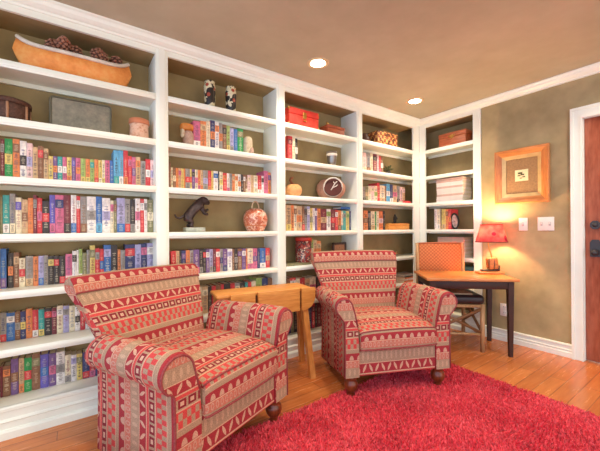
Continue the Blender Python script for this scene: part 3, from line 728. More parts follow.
# ---- third bay
REDLAC = mottled('red_lacquer', '#b8302a', '#d23f33', '#dd5844', 10)
t = thing('lacquer_box', 'bright red lacquer box with brass clasps on the top shelf', 'box', (-1.835, .115, SH['s1']))
m = MB(); m.box((-.18, -.075, 0), (.18, .075, .115), REDLAC, .005); m.build('body', t)
m = MB(); m.box((-.184, -.079, .117), (.184, .079, .178), REDLAC, .008); m.build('lid', t)
m = MB(); m.box((-.022, -.084, .085), (.022, -.072, .148), BRASS, .004); m.lathe([(0, 0), (.016, 0), (.016, .008), (0, .008)], BRASS, (0, -.08, .06), 12); m.build('clasp', t)
m = MB()
for sx in (-1, 1):
    for z in (.004, .150): m.box((sx * .182 - .012, -.0825, z), (sx * .182 + .006 * (sx < 0) , -.07, z + .024), BRASS, .002)
m.build('corner_plate', t)
REDWD = wood('red_brown_box_wood', '#93452b', '#bd6540', 0, 10, .4)
t = thing('wooden_box', 'low red-brown wooden box beside the red lacquer box', 'box', (-1.40, .12, SH['s1']))
m = MB(); m.box((-.12, -.065, 0), (.12, .065, .07), REDWD, .004); m.build('body', t)
m = MB(); m.box((-.125, -.07, .071), (.125, .07, .10), REDWD, .006); m.build('lid', t)
m = MB(); m.sphere((-.11, -.045, .112), .016, BRASS); m.build('knob', t)
t = thing('metal_cup', 'dark silver footed cup with bright bands on the second shelf', 'cup', (-1.42, .11, SH['s2']))
SILV = plain('tarnished_silver', '#8d847e', .3, .8)
m = MB(); m.lathe([(0, 0), (.046, 0), (.050, .01), (.040, .022), (.048, .06), (.055, .12), (.058, .168), (.052, .168), (.045, .10), (0, .05)], SILV); m.build('bowl', t)
m = MB(); m.lathe([(.0555, .118), (.0595, .13), (.058, .145), (.052, .13)], plain('pale_enamel', '#e6dcd0', .4)); m.build('band', t)
GOURD = mottled('orange_gourd_skin', '#d98f4e', '#eab077', '#e0a064', 12)
t = thing('gourd', 'round orange gourd with a curved brown neck', 'gourd', (-1.925, .11, SH['s3']))
m = MB(); m.lathe([(0, 0), (.05, .004), (.078, .03), (.086, .062), (.078, .095), (.05, .118), (.02, .122), (0, .112)], GOURD, seg=24); m.build('body', t)
m = MB(); m.tube([(0, .0, .112), (-.012, .01, .135), (-.026, .015, .16), (-.022, .012, .182), (-.004, .005, .188)], [.016, .013, .012, .013, .010], plain('brown_stem', '#8a5236', .6)); m.build('neck', t)
t = thing('antler_pot', 'wide tan pot bearing a dark round medallion with a white antler', 'pot', (-1.425, .125, SH['s3']), R(-38))
POT2 = mottled('tan_stoneware', '#9b6b50', '#c0927a', '#b38064', 12)
m = MB(); m.lathe([(0, 0), (.09, 0), (.135, .04), (.160, .10), (.148, .16), (.108, .205), (.080, .215), (.066, .20), (0, .19)], POT2, seg=32, sy=.66); m.build('body', t)
m = MB(); ry = Matrix.Rotation(R(78), 4, 'X')
b = bmesh.new(); bmesh.ops.create_cone(b, segments=28, radius1=.098, radius2=.094, depth=.012, cap_ends=True); bmesh.ops.transform(b, matrix=Matrix.Translation((.018, -.112, .118)) @ ry, verts=b.verts); m.merge(b, plain('dark_maroon_glaze', '#55261f', .35)); m.build('medallion', t)
m = MB(); m.tube([(.018 + .096 * math.cos(R(a)), -.112 - .0213 * math.sin(R(a)), .118 + .094 * math.sin(R(a))) for a in range(0, 360, 15)], .008, PALEB, closed=True)
m.build('rim', t)
m = MB(); m.tube([(-.01, -.118, .075), (.012, -.124, .11), (.035, -.131, .15), (.06, -.136, .175)], .006, PALEB); m.tube([(.012, -.124, .11), (.05, -.128, .125), (.065, -.130, .14)], .005, PALEB); m.tube([(.035, -.131, .15), (.02, -.135, .172)], .005, PALEB); m.build('antler', t)
TINM = floral('patterned_tin_print', '#8e2f2a', ['#3b2c33', '#c7a68d', '#d8c6b2', '#5a6a78'])
t = thing('round_tin', 'tall round tin printed with swirling red and grey pattern', 'tin', (-1.812, .105, SH['s5']))
m = MB(); m.lathe([(0, 0), (.080, 0), (.082, .004), (.082, .235), (0, .235)], TINM, seg=28); m.build('body', t)
m = MB(); m.lathe([(.084, .232), (.085, .262), (.080, .268), (0, .268)], plain('red_tin_lid', '#b5372d', .4), seg=28); m.build('lid', t)
t = thing('photo_frame', 'small dark framed picture leaning in the third bay behind the armchair', 'picture frame', (-1.285, .14, SH['s5']))
m = MB()
for lo, hi in (((-.10, 0, 0), (.10, .02, .024)), ((-.10, 0, .176), (.10, .02, .20)), ((-.10, 0, 0), (-.076, .02, .20)), ((.076, 0, 0), (.10, .02, .20))): m.box(lo, hi, plain('dark_walnut', '#4a3128', .4), .003)
m.build('frame', t)
m = MB(); m.box((-.078, .006, .02), (.078, .016, .178), mottled('brown_photo_print', '#7c4a35', '#b07a5a', '#5a3a30', 24)); m.build('picture', t)

# ---- bay by the corner
PATB = NT('woven_orange_brown_check'); vv = PATB.coord()
ckk = PATB.n('ShaderNodeTexChecker'); PATB.t.links.new(vv, ckk.inputs[0]); ckk.inputs['Scale'].default_value = 26
ckk.inputs[1].default_value = srgb('#e0a05a'); ckk.inputs[2].default_value = srgb('#8f4a2c')
PATB = PATB.done(PATB.mix(PATB.m('GREATER_THAN', PATB.noise(vv, 30, 2), .56), ckk.outputs[0], srgb('#5a3322')), .6)
t = thing('woven_box', 'orange and brown woven check box on the top shelf by the corner', 'box', (-.575, .12, SH['s1']))
m = MB(); m.box((-.18, -.08, 0), (.18, .08, .118), PATB, .006); m.build('body', t)
m = MB(); m.box((-.184, -.084, .119), (.184, .084, .168), PATB, .008); m.build('lid', t)
m = MB(); m.lathe([(0, 0), (.05, 0), (.062, .03), (.058, .07), (.035, .10), (.04, .115), (0, .11)], plain('dark_brown_glaze', '#4b3328', .35), seg=20)
one('dark_pot', 'small dark brown pot beside the woven check box', 'pot', m, (-.90, .12, SH['s1']))
t = thing('potted_plant', 'tiny dark leafy plant in a pot beside a row of books', 'plant', (-.51, .10, SH['s2']))
m = MB(); m.lathe([(0, 0), (.03, 0), (.038, .04), (.032, .042), (0, .038)], plain('black_pot', '#37302c', .5), seg=14); m.build('pot', t)
m = MB(); lf = plain('dark_green_leaf', '#5b5a34', .6, var=.3)
for k in range(26):
    a = k * 2.4; e = .3 + .9 * ((k * 37) % 26) / 26; q = Vector((math.cos(a) * math.cos(e), math.sin(a) * math.cos(e), math.sin(e)))
    m.sphere(Vector((0, 0, .045)) + q * (.035 + .03 * (k % 3) / 2), .017, lf, (1.2, .8, .3), 8, Matrix.Rotation(a, 3, 'Z') @ Matrix.Rotation(-e, 3, 'Y'))
m.build('foliage', t)
t = thing('wooden_box', 'small honey wooden box under a black figure by the corner post', 'box', (-.36, .105, SH['s4']))
m = MB(); m.box((-.20, -.06, 0), (.20, .06, .058), HONEY, .004); m.build('body', t)
m = MB(); m.box((-.203, -.063, .059), (.203, .063, .078), HONEY, .004); m.build('lid', t)
BLK = plain('black_iron', '#272220', .4)
t = thing('black_figure', 'small black standing figure on top of the honey wooden box', 'figurine', (-.365, .11, SH['s4'] + .078))
m = MB(); m.box((-.04, -.025, 0), (.04, .025, .012), BLK, .003); m.build('stand', t)
skin_mesh('figure_body', t, [(0, 0, .06, .022), (0, 0, .09, .02), (0, 0, .105, .010), (0, 0, .12, .013), (.014, 0, .03, .011), (.014, 0, .01, .010), (-.014, 0, .03, .011), (-.014, 0, .01, .010), (.03, -.005, .075, .008), (.02, -.02, .055, .007), (-.03, -.005, .075, .008), (-.02, -.02, .055, .007)],
          [(0, 1), (1, 2), (2, 3), (0, 4), (4, 5), (0, 6), (6, 7), (1, 8), (8, 9), (1, 10), (10, 11)], BLK)
t = thing('woven_tray', 'brown woven tray with a rolled rim on the shelf behind the far armchair', 'tray', (-.50, .12, SH['s5']))
WK2 = plain('brown_wicker', '#93603c', .6, var=.4, scale=80)
m = MB(); m.lathe([(0, 0), (.10, 0), (.13, .045), (.125, .05), (.095, .008), (0, .008)], WK2, seg=28, sy=.75); m.build('bowl', t)
m = MB(); m.tube([(.13 * math.cos(2*math.pi*k/28), .0975 * math.sin(2*math.pi*k/28), .05) for k in range(28)], .011, WK2, closed=True); m.build('rim', t)
for i, (c, h, lab) in enumerate((('orange', .03, 'thick orange magazine at the bottom of the pile near the chair back'), ('white', .022, 'white magazine just above the thick orange one'), ('orange', .016, 'thin orange magazine in the middle of the pile near the chair back'), ('black', .016, 'black magazine under the topmost grey one'), ('grey', .02, 'grey magazine on top of the pile near the chair back'))):
    flat_book('magazine', lab, 'magazine', c, (-.165 + .006 * (i % 2), .12, SH['s6'] + sum((.03, .022, .016, .016, .02)[:i])), (.28, .2, h), .03 * (i % 3), 'magazines piled by the corner')
m = MB()
# ---- corner bookcase (front faces -x)
CH = wood('red_cedar_chest', '#a24a2a', '#cb7346', 1, 8, .4)
t = thing('wooden_chest', 'reddish carved wooden chest on the top shelf of the narrow bookcase', 'chest', (.12, -.42, SH['s1']))
m = MB(); m.box((-.08, -.168, 0), (.08, .168, .105), CH, .005); m.build('body', t)
m = MB(); m.box((-.085, -.173, .106), (.085, .173, .162), CH, .008); m.build('lid', t)
m = MB(); m.tube([(-.085, .04 * math.cos(R(a)), .126 + .022 * math.sin(R(a))) for a in range(180, 361, 20)], .005, BRASS); m.box((-.089, -.02, .088), (-.078, .02, .13), BRASS, .002); m.build('clasp', t)
MAGW = plain('white_magazine_paper', '#efe3da', .6, var=.05)
MAGP = plain('pinkish_magazine_cover', '#d8b6a6', .5, var=.1)
MORD = ['bottom', 'second', 'third', 'fourth', 'fifth', 'sixth', 'seventh', 'eighth', 'ninth', 'tenth', 'eleventh', 'twelfth']
def mag_pile(z, n, h, where, yc, grp):
    for i in range(n):
        t = thing('magazine', (f'{MORD[i]} white magazine up from the bottom, ' if i else 'bottom white magazine, ') + where, 'magazine', (.140 + .003 * math.sin(i * 5), yc + .003 * math.cos(i * 7), z + i * h), 0.012 * math.sin(i * 3), grp)
        cov = MAGP if i >= n - 2 or i % 4 == 3 else MAGW
        m = MB(); m.box((-.105, -.165, 0), (.105, .165, .003), cov); m.box((-.105, -.165, h - .004), (.105, .165, h - .001), cov); m.box((-.105, -.165, 0), (-.102, .165, h - .001), cov); m.build('cover', t)
        m = MB(); m.box((-.102, -.163, .003), (.103, .163, h - .004), PAGES if i % 2 else MAGW); m.build('page_block', t)
mag_pile(SH['s3'], 12, .0242, 'in the narrow bookcase pile above the books', -.385, 'white magazines piled on the third shelf')
mag_pile(SH['s5'], 10, .0242, 'in the pile behind the woven chair', -.395, 'white magazines piled behind the woven chair')
t = thing('oval_frame', 'small black oval picture frame leaning beside the red book', 'picture frame', (.085, -.425, SH['s4']), R(-90))
m = MB(); ov = [(.046 * math.cos(2*math.pi*k/32), .012 * 0 - .012 * math.sin(2*math.pi*k/32), .100 + .088 * math.sin(2*math.pi*k/32)) for k in range(32)]
m.tube(ov, .011, BLK, closed=True); m.tube([(0, .0, .10), (0, .06, .01)], .006, BLK); m.box((-.02, -.004, 0), (.02, .064, .008), BLK); m.build('frame', t)
m = MB(); rr = [[(.042 * s * math.cos(2*math.pi*k/32), -.012 * s * math.sin(2*math.pi*k/32) + o, .100 + .084 * s * math.sin(2*math.pi*k/32)) for k in range(32)] for s, o in ((1, .004), (1, -.002))]
m.grid(rr, plain('pale_pink_portrait', '#b49a94', .4, var=.5, scale=30)); m.build('picture', t)
t = thing('teal_box', 'teal storage box low in the narrow bookcase beside the lamp', 'box', (.125, -.585, SH['s6']))
TEAL = plain('dull_teal_card', '#5f7f7c', .6)
m = MB(); m.box((-.09, -.085, 0), (.09, .085, .20), TEAL, .004); m.build('body', t)
m = MB(); m.box((-.094, -.089, .201), (.094, .089, .235), TEAL, .004); m.build('lid', t)

# ------------------------------------------------------------------ things on the tan wall
t = thing('framed_picture', 'wide wooden frame with brown mat and tiny cream picture on the tan wall', 'picture', (0, 0, 0))
FY0, FY1, FZ0, FZ1 = -.943, -1.420, 1.441, 1.992
FR = wood('golden_brown_frame_wood', '#a8602c', '#cf8848', 1, 7, .35); FRZ = wood('golden_brown_frame_upright', '#a05828', '#c88044', 2, 7, .35)
fw_ = .066
def fbar(mb, pts, mat):
    mb.grid([[(-.046, a, b) for a, b in pts[0]], [(-.030, a, b) for a, b in pts[1]]], mat, smooth=False)
# four mitred bars, profile from outer (thick) to inner (thin)
O = [(FY0, FZ0), (FY1, FZ0), (FY1, FZ1), (FY0, FZ1)]
def ins(d): return [(FY0 - d, FZ0 + d), (FY1 + d, FZ0 + d), (FY1 + d, FZ1 - d), (FY0 - d, FZ1 - d)]
prof = [(.012, .006), (.012, -.030), (0, -.034), (0, -.066), (.006, -.074), (.026, -.070), (.050, -.060), (fw_, -.052), (fw_, .004)]
for k in range(4):
    m = MB(); ring0 = [(x, *ins(d)[k]) for d, x in prof]; ring1 = [(x, *ins(d)[(k + 1) % 4]) for d, x in prof]
    m.grid([ring0, ring1], FR if k % 2 == 0 else FRZ, smooth=False); m.build('frame_bar', t)
GOLD = plain('gold_liner', '#c9a873', .4, .3)
for k in range(4):
    a = ins(fw_ - .004); b = ins(fw_ + .034)
    m = MB(); m.grid([[(-.052, *a[k]), (-.036, *b[k]), (-.006, *b[k]), (-.004, *a[k])], [(-.052, *a[(k+1) % 4]), (-.036, *b[(k+1) % 4]), (-.006, *b[(k+1) % 4]), (-.004, *a[(k+1) % 4])]], GOLD, smooth=False)
    m.build('liner', t)
m = MB(); q = ins(fw_ + .020); m.box((-.030, q[1][0], q[0][1]), (.004, q[0][0], q[2][1]), plain('brown_linen_mat', '#97734c', .8, var=.15, scale=60)); m.build('mat_board', t)
m = MB(); yc, zc = (FY0 + FY1) / 2, (FZ0 + FZ1) / 2
m.box((-.033, yc - .058, zc - .052), (-.028, yc + .058, zc + .062), plain('cream_print_paper', '#e3d2a4', .7, var=.06))
dk = plain('dark_green_ink', '#4f4c2c', .7)
for a, b, s in ((.012, .028, .020), (-.008, .012, .016), (.022, .004, .012), (-.020, -.012, .012), (.005, -.022, .010)): m.box((-.0342, yc + a - s, zc + b - s * .45), (-.031, yc + a + s, zc + b + s * .45), dk)
m.build('print', t)

PLATE = plain('ivory_switch_plastic', '#f1e8dc', .35, var=.03)
def wall_plate(name, label, cat, y0, y1, z0, z1, n, kind):
    t = thing(name, label, cat, (0, 0, 0)); m = MB(); m.box((.004, y0, z0), (.013, y1, z1), PLATE, .003); m.build('cover_plate', t)
    for k in range(n):
        yc = y0 + (y1 - y0) * (k + .5) / n; zc = (z0 + z1) / 2
        if kind == 'switch':
            m = MB(); m.box((.0, yc - .009, zc - .018), (.006, yc + .009, zc + .018), plain('switch_shadow_grey', '#c9bfb4', .5), .001); m.box((-.006, yc - .005, zc - .002), (.004, yc + .005, zc + .014), PLATE, .002); m.build('toggle', t)
        else:
            for s in (-1, 1):
                m = MB(); m.box((-.0005, yc - .020, zc + s * .030 - .019), (.006, yc + .020, zc + s * .030 + .019), PLATE, .006)
                dkp = plain('socket_slot', '#5b4a3e', .6)
                for q in (-.008, .008): m.box((-.0012, yc + q - .0015, zc + s * .030 - .004), (.002, yc + q + .0015, zc + s * .030 + .010), dkp)
                m.build('socket', t)
wall_plate('light_switch', 'single ivory light switch under the framed picture', 'switch', -1.217, -1.140, 1.165, 1.295, 1, 'switch')
wall_plate('light_switch', 'wide ivory double light switch closer to the door casing', 'switch', -1.435, -1.302, 1.165, 1.297, 2, 'switch')
wall_plate('wall_outlet', 'ivory wall outlet low on the tan wall behind the desk legs', 'outlet', -1.045, -.958, .262, .394, 1, 'outlet')

# ------------------------------------------------------------------ recessed ceiling lamps
LIT = NT('lit_lamp_lens'); LIT.b.inputs['Emission Color'].default_value = (1, .86, .66, 1); LIT.b.inputs['Emission Strength'].default_value = 14; LIT = LIT.done(srgb('#fff2dc'), .5)
cans = [(-2.013, -.399, 'round recessed ceiling lamp above the two armchairs'), (-.626, -.375, 'round recessed ceiling lamp by the corner of the bookcases'),
        (-3.40, -.95, 'round recessed ceiling lamp over the bay with the canoe'), (-.62, -2.1, 'unseen recessed ceiling lamp added for fill light in front of the door'), (-2.01, -2.1, 'unseen recessed ceiling lamp added for fill light over the middle of the rug'), (-3.4, -2.1, 'unseen recessed ceiling lamp added for fill light by the open room end')]  # lamps in the row away from the bookcases are unseen, added for fill light
for x, y, lab in cans:
    t = thing('ceiling_lamp', lab, 'ceiling lamp', (x, y, CEIL), 0, 'recessed ceiling lamps')
    m = MB(); m.lathe([(.062, .001), (.062, -.004), (.088, -.007), (.094, -.003), (.094, .001)], plain('tan_lamp_trim', '#d8bd92', .4), seg=32); m.build('trim_ring', t)
    m = MB(); m.lathe([(.0, -.001), (.062, -.001), (.062, -.004), (0, -.006)], LIT, seg=32); m.build('lens', t)
    l = bpy.data.lights.new('can_spot', 'SPOT'); l.energy = P_CAN; l.spot_size = R(150); l.spot_blend = .9; l.color = (1, .86, .68); l.shadow_soft_size = .06
    o = bpy.data.objects.new('can_spot', l); COL.objects.link(o); o.location = (x, y, CEIL - .02)

# ------------------------------------------------------------------ rug
t = thing('shag_rug', 'bright red shaggy rug on the wooden floor', 'rug', (0, 0, 0))
RX0, RX1, RY0, RY1 = -3.32, -1.035, -3.7, -.785
RUGB = plain('red_rug_backing', '#c01c34', .9, var=.2, scale=9)
m = MB(); m.box((RX0 + .01, RY0 + .01, 0.001), (RX1 - .01, RY1 - .01, .010), RUGB); m.build('backing', t)
rg = np.random.default_rng(5)
def pile(n, x0, x1, y0, y1):
    x = rg.uniform(x0, x1, n); y = rg.uniform(y0, y1, n)
    # clumpy lean: a slow random field
    fx = sum(np.sin(x * a + y * b + c) for a, b, c in ((9, 4, 1), (-5, 11, 2), (17, -8, .4), (3, -19, 5)))
    fy = sum(np.cos(x * a + y * b + c) for a, b, c in ((7, -6, 3), (12, 5, .2), (-14, 9, 1.4), (4, 21, 2.2)))
    lx = .0018 * fx + rg.normal(0, .009, n); ly = .0018 * fy + rg.normal(0, .009, n)
    h = rg.uniform(.016, .034, n); a = rg.uniform(0, np.pi, n); w = rg.uniform(.0030, .0056, n)
    dx, dy = np.cos(a) * w, np.sin(a) * w
    V = np.empty((n, 5, 3), np.float32)
    V[:, 0] = np.stack([x - dx, y - dy, np.full(n, .008)], 1); V[:, 1] = np.stack([x + dx, y + dy, np.full(n, .008)], 1)
    V[:, 2] = np.stack([x + lx * .45 + dx * .9, y + ly * .45 + dy * .9, h * .7], 1); V[:, 3] = np.stack([x + lx * .45 - dx * .9, y + ly * .45 - dy * .9, h * .7], 1)
    V[:, 4] = np.stack([x + lx, y + ly, h], 1)
    return V
Vs = np.concatenate([pile(105000, RX0 + .004, RX1 - .004, -2.35, RY1 - .004), pile(14000, RX0 + .004, RX1 - .004, RY0, -2.35)])
n = len(Vs)
me = bpy.data.meshes.new('pile'); me.vertices.add(n * 5); me.vertices.foreach_set('co', Vs.reshape(-1))
base_i = (np.arange(n) * 5)[:, None]
loops = np.concatenate([base_i + np.array([[0, 1, 2, 3]]), base_i + np.array([[3, 2, 4]])], 1).reshape(-1)
me.loops.add(n * 7); me.loops.foreach_set('vertex_index', loops.astype(np.int32))
starts = (np.arange(n)[:, None] * 7 + np.array([[0, 4]])).reshape(-1); tots = np.tile([4, 3], n)
me.polygons.add(n * 2); me.polygons.foreach_set('loop_start', starts.astype(np.int32)); me.polygons.foreach_set('loop_total', tots.astype(np.int32))
me.update(); me.validate()
PT = NT('red_rug_yarn'); g = PT.n('ShaderNodeNewGeometry')
f = PT.noise(PT.coord('Object'), 3.0, 3)
c1 = PT.ramp(g.outputs['Random Per Island'], [(0, '#a01226'), (.28, '#e42a42'), (1, '#fb6870')])
PT.put(PT.b.inputs['Sheen Weight'], .3)
PILE = PT.done(PT.mix(.35, c1, PT.ramp(f, [(.35, '#dc2038'), (.65, '#ff6a72')])), .8, 0, .2)
me.materials.append(PILE)
o = bpy.data.objects.new('pile', me); COL.objects.link(o); o.parent = t; o['kind'] = 'stuff'

# ------------------------------------------------------------------ armchairs
def arc(cx, cz, r, a0, a1, n):
    return [(cx + r * math.cos(R(a0 + (a1 - a0) * k / n)), cz + r * math.sin(R(a0 + (a1 - a0) * k / n))) for k in range(n + 1)]
def plen(P):
    out = [0]
    for a, b in zip(P, P[1:]): out.append(out[-1] + math.dist(a, b))
    return out
# local frame: x = towards the sitter's side, -y = front (d = -y), z up
def arm_outline(sd, inn, dz):
    """closed outline in (x, z) of a rolled arm, outer side positive"""
    pts = [(inn, .15), (inn, .36), (inn + .010, .49 + dz * .5), (inn + .030, .57 + dz)]
    r = .068 + (.292 - inn) * .55
    pts += arc(.474 - r, .618 + dz - (r - .068) * .6, r, 160, -52, 18)
    pts += [(.430, .540 + dz), (.410, .515 + dz), (.408, .34), (.412, .15)]
    return [(sd * x, z) for x, z in pts]
def skirt(y): return .15 - .085 * max(0, y) / .57
def make_chair(label, loc, rz, lift, inn, dza, seat, off):
    t = thing('armchair', label, 'armchair', loc, rz)
    for sd in (-1, 1):
        out = arm_outline(sd, inn[(sd + 1) // 2], dza[(sd + 1) // 2]); pl_ = plen(out + out[:1])
        ys = [.575, .54, .4, .2, .0, -.035, -.05]
        rings = []
        for k, y in enumerate(ys):
            dz = -.022 * max(0, (y - .1) / .5)
            sc = 1 - (.06 if k == 0 else 0) - (.05 if k == len(ys) - 1 else .012 if k == len(ys) - 2 else 0)
            cx = sd * .36
            rings.append([(cx + (x - cx) * sc, y, skirt(y) if z < .16 else .40 + (z - .40) * (sc if z > .4 else 1) + (dz if z > .45 else 0)) for x, z in out])
        m = MB()
        m.grid(rings, KILIM, uv=lambda i, j: (pl_[j], -(ys[i] + .13)), capuv=lambda c: (c.x + .5, .70 - c.z + .32))
        arm = m.build('arm', t)
        fr = rings[-1]
        m = MB(); m.tube([(x, -.050, z) for x, _, z in fr[2:]], .0055, PIPING, 6); m.build('piping', arm)
    # front rail, body and deck
    m = MB()
    xs = [-.30, -.2, -.1, 0, .1, .2, .30]; zs = [.15, .16, .24, .325, .332]; yy = [-.030, -.036, -.036, -.036, -.026]
    m.grid([[(x, yy[k], z) for x in xs] for k, z in enumerate(zs)], KILIM, closed=False, uv=lambda i, j: (xs[min(j, 6)], (.332 - zs[i]) * .74), smooth=False)
    m.grid([[(-.30, -.026, .15), (.30, -.026, .15), (.30, -.026, .33), (-.30, -.026, .33)], [(-.30, .575, .066), (.30, .575, .066), (.30, .575, .33), (-.30, .575, .33)]], KILIM, smooth=False)
    m.build('seat_base', t)
    y0, y1, z0, z1, r = -.082, .575, .325, .480 + seat, .038
    h0, h1 = -inn[0] + .003, inn[1] - .003
    def cush(k):  # outline in (y, z); k = 0 at the sides, 1 in the middle
        top = z1 - .012 + .028 * k; inn = .018 * (1 - k)
        Q = arc(y0 + r + inn, z0 + r * .9, r, 270, 180, 4) + arc(y0 + r + inn, top - r - .012, r, 180, 95, 5)
        Q += [(y0 + (y1 - y0) * q, top - .012 + .026 * math.sin(math.pi * q)) for q in (.15, .3, .5, .7, .85)]
        Q += arc(y1 - r - inn, top - r - .008, r, 85, 0, 4) + arc(y1 - r - inn, z0 + r * .9, r, 0, -90, 4)
        return Q
    cols = [(-1, 0), (-.985, .35), (-.93, .62), (-.7, .85), (-.35, .97), (0, 1), (.35, .97), (.7, .85), (.93, .62), (.985, .35), (1, 0)]
    rings = [[(h0 + (h1 - h0) * (q + 1) / 2, y, z) for y, z in cush(k)] for q, k in cols]
    pl2 = plen(cush(1) + cush(1)[:1])
    m = MB(); m.grid(rings, KILIM, uv=lambda i, j: (.289 * cols[i][0], .30 - pl2[j] + .16), capuv=lambda c: (c.y, c.z))
    sc_ = m.build('seat_cushion', t)
    for kk in (8, 3):
        m = MB(); m.tube([Vector(r_[kk]) + Vector((0, -.003, .001)) for r_ in rings], .0055, PIPING, 6); m.build('piping', sc_)
    # back with rolled top
    P = [(.555, .36), (.582, .48), (.630, .62), (.690, .76), (.738, .858)]
    P += arc(.800, .888, .062, 160, -40, 12)
    P += [(.812, .79), (.765, .66), (.70, .48), (.655, .30), (.62, .10)]
    P = [(y, z + lift * max(0, (z - .5) / .45)) for y, z in P]
    def hwz(z): return .300 + .116 * min(1, max(0, (z - .45) / .42)) ** 1.1
    SC = [(-1, .965), (-.992, .99), (-.95, 1), (-.6, 1.012), (-.2, 1.018), (.2, 1.018), (.6, 1.012), (.95, 1), (.992, .99), (1, .965)]
    cy, cz = .70, .6
    rings = []
    for q0, q in SC:
        edge = abs(q0) > .96
        rings.append([(q0 * hwz(z) + off * max(0, (z - .5) / .4), cy + (y - cy) * (1 + (q - 1) * (2.6 if edge else 1.2)), (cz + (z - cz) * q) if z > .5 else z) for y, z in P])
    pb_ = plen(P + P[:1])
    m = MB(); m.grid(rings, KILIM, uv=lambda i, j: (SC[i][0] * .40, pb_[4] - pb_[j]), capuv=lambda c: (c.y, c.z * .9))
    bk = m.build('backrest', t)
    m = MB(); m.tube([Vector(r_[4]) + Vector((0, -.004, .004)) for r_ in rings], .005, PIPING, 6); m.build('piping', bk)
    for x, y, hh in ((-.345, .01, .152), (.345, .01, .152), (-.33, .49, .085), (.33, .49, .085)):
        m = MB(); q = hh / .152
        m.lathe([(a_, b_ * q) for a_, b_ in ((0, 0), (.024, 0), (.030, .012), (.024, .026), (.030, .034), (.044, .052), (.052, .078), (.046, .104), (.034, .116), (.040, .124), (.042, .152), (0, .152))], BUNWOOD, (x, y, 0), 20); m.build('foot', t)
    return t
make_chair('red kilim-striped rolled-arm armchair beside the lowest rows of books', (-3.018, -.933, .010), R(22.3), -.012, (.262, .288), (-.018, .012), .032, -.03)
make_chair('red kilim-striped rolled-arm armchair between the wooden table and the desk', (-1.79, -1.005, .010), R(-24.1), .022, (.300, .292), (.03, .03), .0, -.015)

# ------------------------------------------------------------------ narrow drop-leaf table
a = R(-8.5)
t = thing('drop_leaf_table', 'narrow honey pine drop-leaf table between the two armchairs', 'table', (-2.07, -.385, 0), a)
# local: x to the corner, y to the bookcase; origin at front corner
T = .715
m = MB(); m.box((-.80, .012, T - .028), (-.02, .25, T), HONEY, .008); m.build('tabletop', t)
m = MB(); m.box((-.78, .030, T - .115), (-.08, .23, T - .028), HONEY, .003); m.build('apron', t)
def leafboard(x0, x1, rr=0):
    m = MB(); P = [(x0, T - .004), (x0, T - .185)]
    if rr: P = [(x0, T - .004), (x0, T - .185), (x1 - rr, T - .185)] + [(x1 - rr + rr * math.sin(R(q)), T - .185 + rr - rr * math.cos(R(q))) for q in range(10, 91, 10)] + [(x1, T - .004)]
    else: P += [(x1, T - .185), (x1, T - .004)]
    m.prism(P, -.014, .010, HONEY); return m
leafboard(-.700, -.512).build('leaf_board', t); leafboard(-.488, -.133).build('leaf_board', t); leafboard(-.114, .012, .11).build('leaf_board', t)
m = MB(); m.box((-.69, .010, T - .17), (-.10, .022, T - .03), plain('dark_leaf_batten', '#5b341a', .6)); m.build('leaf_batten', t)
for (x0, y0, x1, y1) in ((-.075, .05, -.062, -.085), (-.03, .20, .02, .26), (-.74, .05, -.76, -.04), (-.74, .20, -.76, .26)):
    m = MB(); q = .025
    rings = [[(x1 - q * .85, y1 - q * .85, 0), (x1 + q * .85, y1 - q * .85, 0), (x1 + q * .85, y1 + q * .85, 0), (x1 - q * .85, y1 + q * .85, 0)], [(x0 - q, y0 - q, T - .06), (x0 + q, y0 - q, T - .06), (x0 + q, y0 + q, T - .06), (x0 - q, y0 + q, T - .06)]]
    m.grid(rings, HONEYZ, smooth=False); m.build('leg', t)

# ------------------------------------------------------------------ desk
a = R(-43)
dk_ = thing('writing_desk', 'small desk with orange wood top and dark tapered legs set across the corner', 'desk', (-.4995, -.810, 0), a)
m = MB(); m.box((-.405, -.290, .700), (.405, .290, .724), DESKTOP, .006); m.build('desktop', dk_)
for lo, hi in (((-.36, -.255, .625), (.36, -.235, .700)), ((-.36, .225, .625), (.36, .245, .700)), ((-.365, -.25, .625), (-.345, .24, .700)), ((.345, -.25, .625), (.365, .24, .700))):
    m = MB(); m.box(lo, hi, ESPRESSO, .002); m.build('apron', dk_)
for x, y in ((-.345, -.235), (.345, -.235), (-.345, .225), (.345, .2)):
    m = MB(); q0, q1 = .016, .025
    m.grid([[(x - q0, y - q0, 0), (x + q0, y - q0, 0), (x + q0, y + q0, 0), (x - q0, y + q0, 0)], [(x - q1, y - q1, .700), (x + q1, y - q1, .700), (x + q1, y + q1, .700), (x - q1, y + q1, .700)]], ESPRESSO, smooth=False); m.build('leg', dk_)
# desk chair tucked in from the corner side
dc = thing('desk_chair', 'woven-back bamboo chair with dark seat pushed under the desk', 'chair', (-.4995, -.810, 0), a)
CX0, CX1 = -.345, .14
for x in (CX0, CX1):
    m = MB(); m.tube([(x, .36, 0), (x, .345, .45), (x, .36, .75), (x, .375, 1.03)], .019, BAMBOO, 10); m.build('back_post', dc)
    m = MB(); m.tube([(x, -.14, 0), (x, -.14, .46)], .021, BAMBOO, 10); m.build('leg', dc)
m = MB(); m.box((CX0 + .016, .352, .60), (CX1 - .016, .378, 1.015), RATTAN, .008); m.build('woven_back', dc)
m = MB(); m.tube([(CX0, .374, 1.02), ((CX0 + CX1) / 2, .376, 1.026), (CX1, .374, 1.02)], .014, plain('red_brown_cane_binding', '#b05a32', .5), 8); m.build('top_rail', dc)
m = MB()
for (p, q) in (((CX0, -.14, .44), (CX1, -.14, .44)), ((CX0, .35, .44), (CX1, .35, .44)), ((CX0, -.14, .44), (CX0, .35, .44)), ((CX1, -.14, .44), (CX1, .35, .44))): m.tube([p, q], .016, BAMBOO, 8)
m.build('seat_frame', dc)
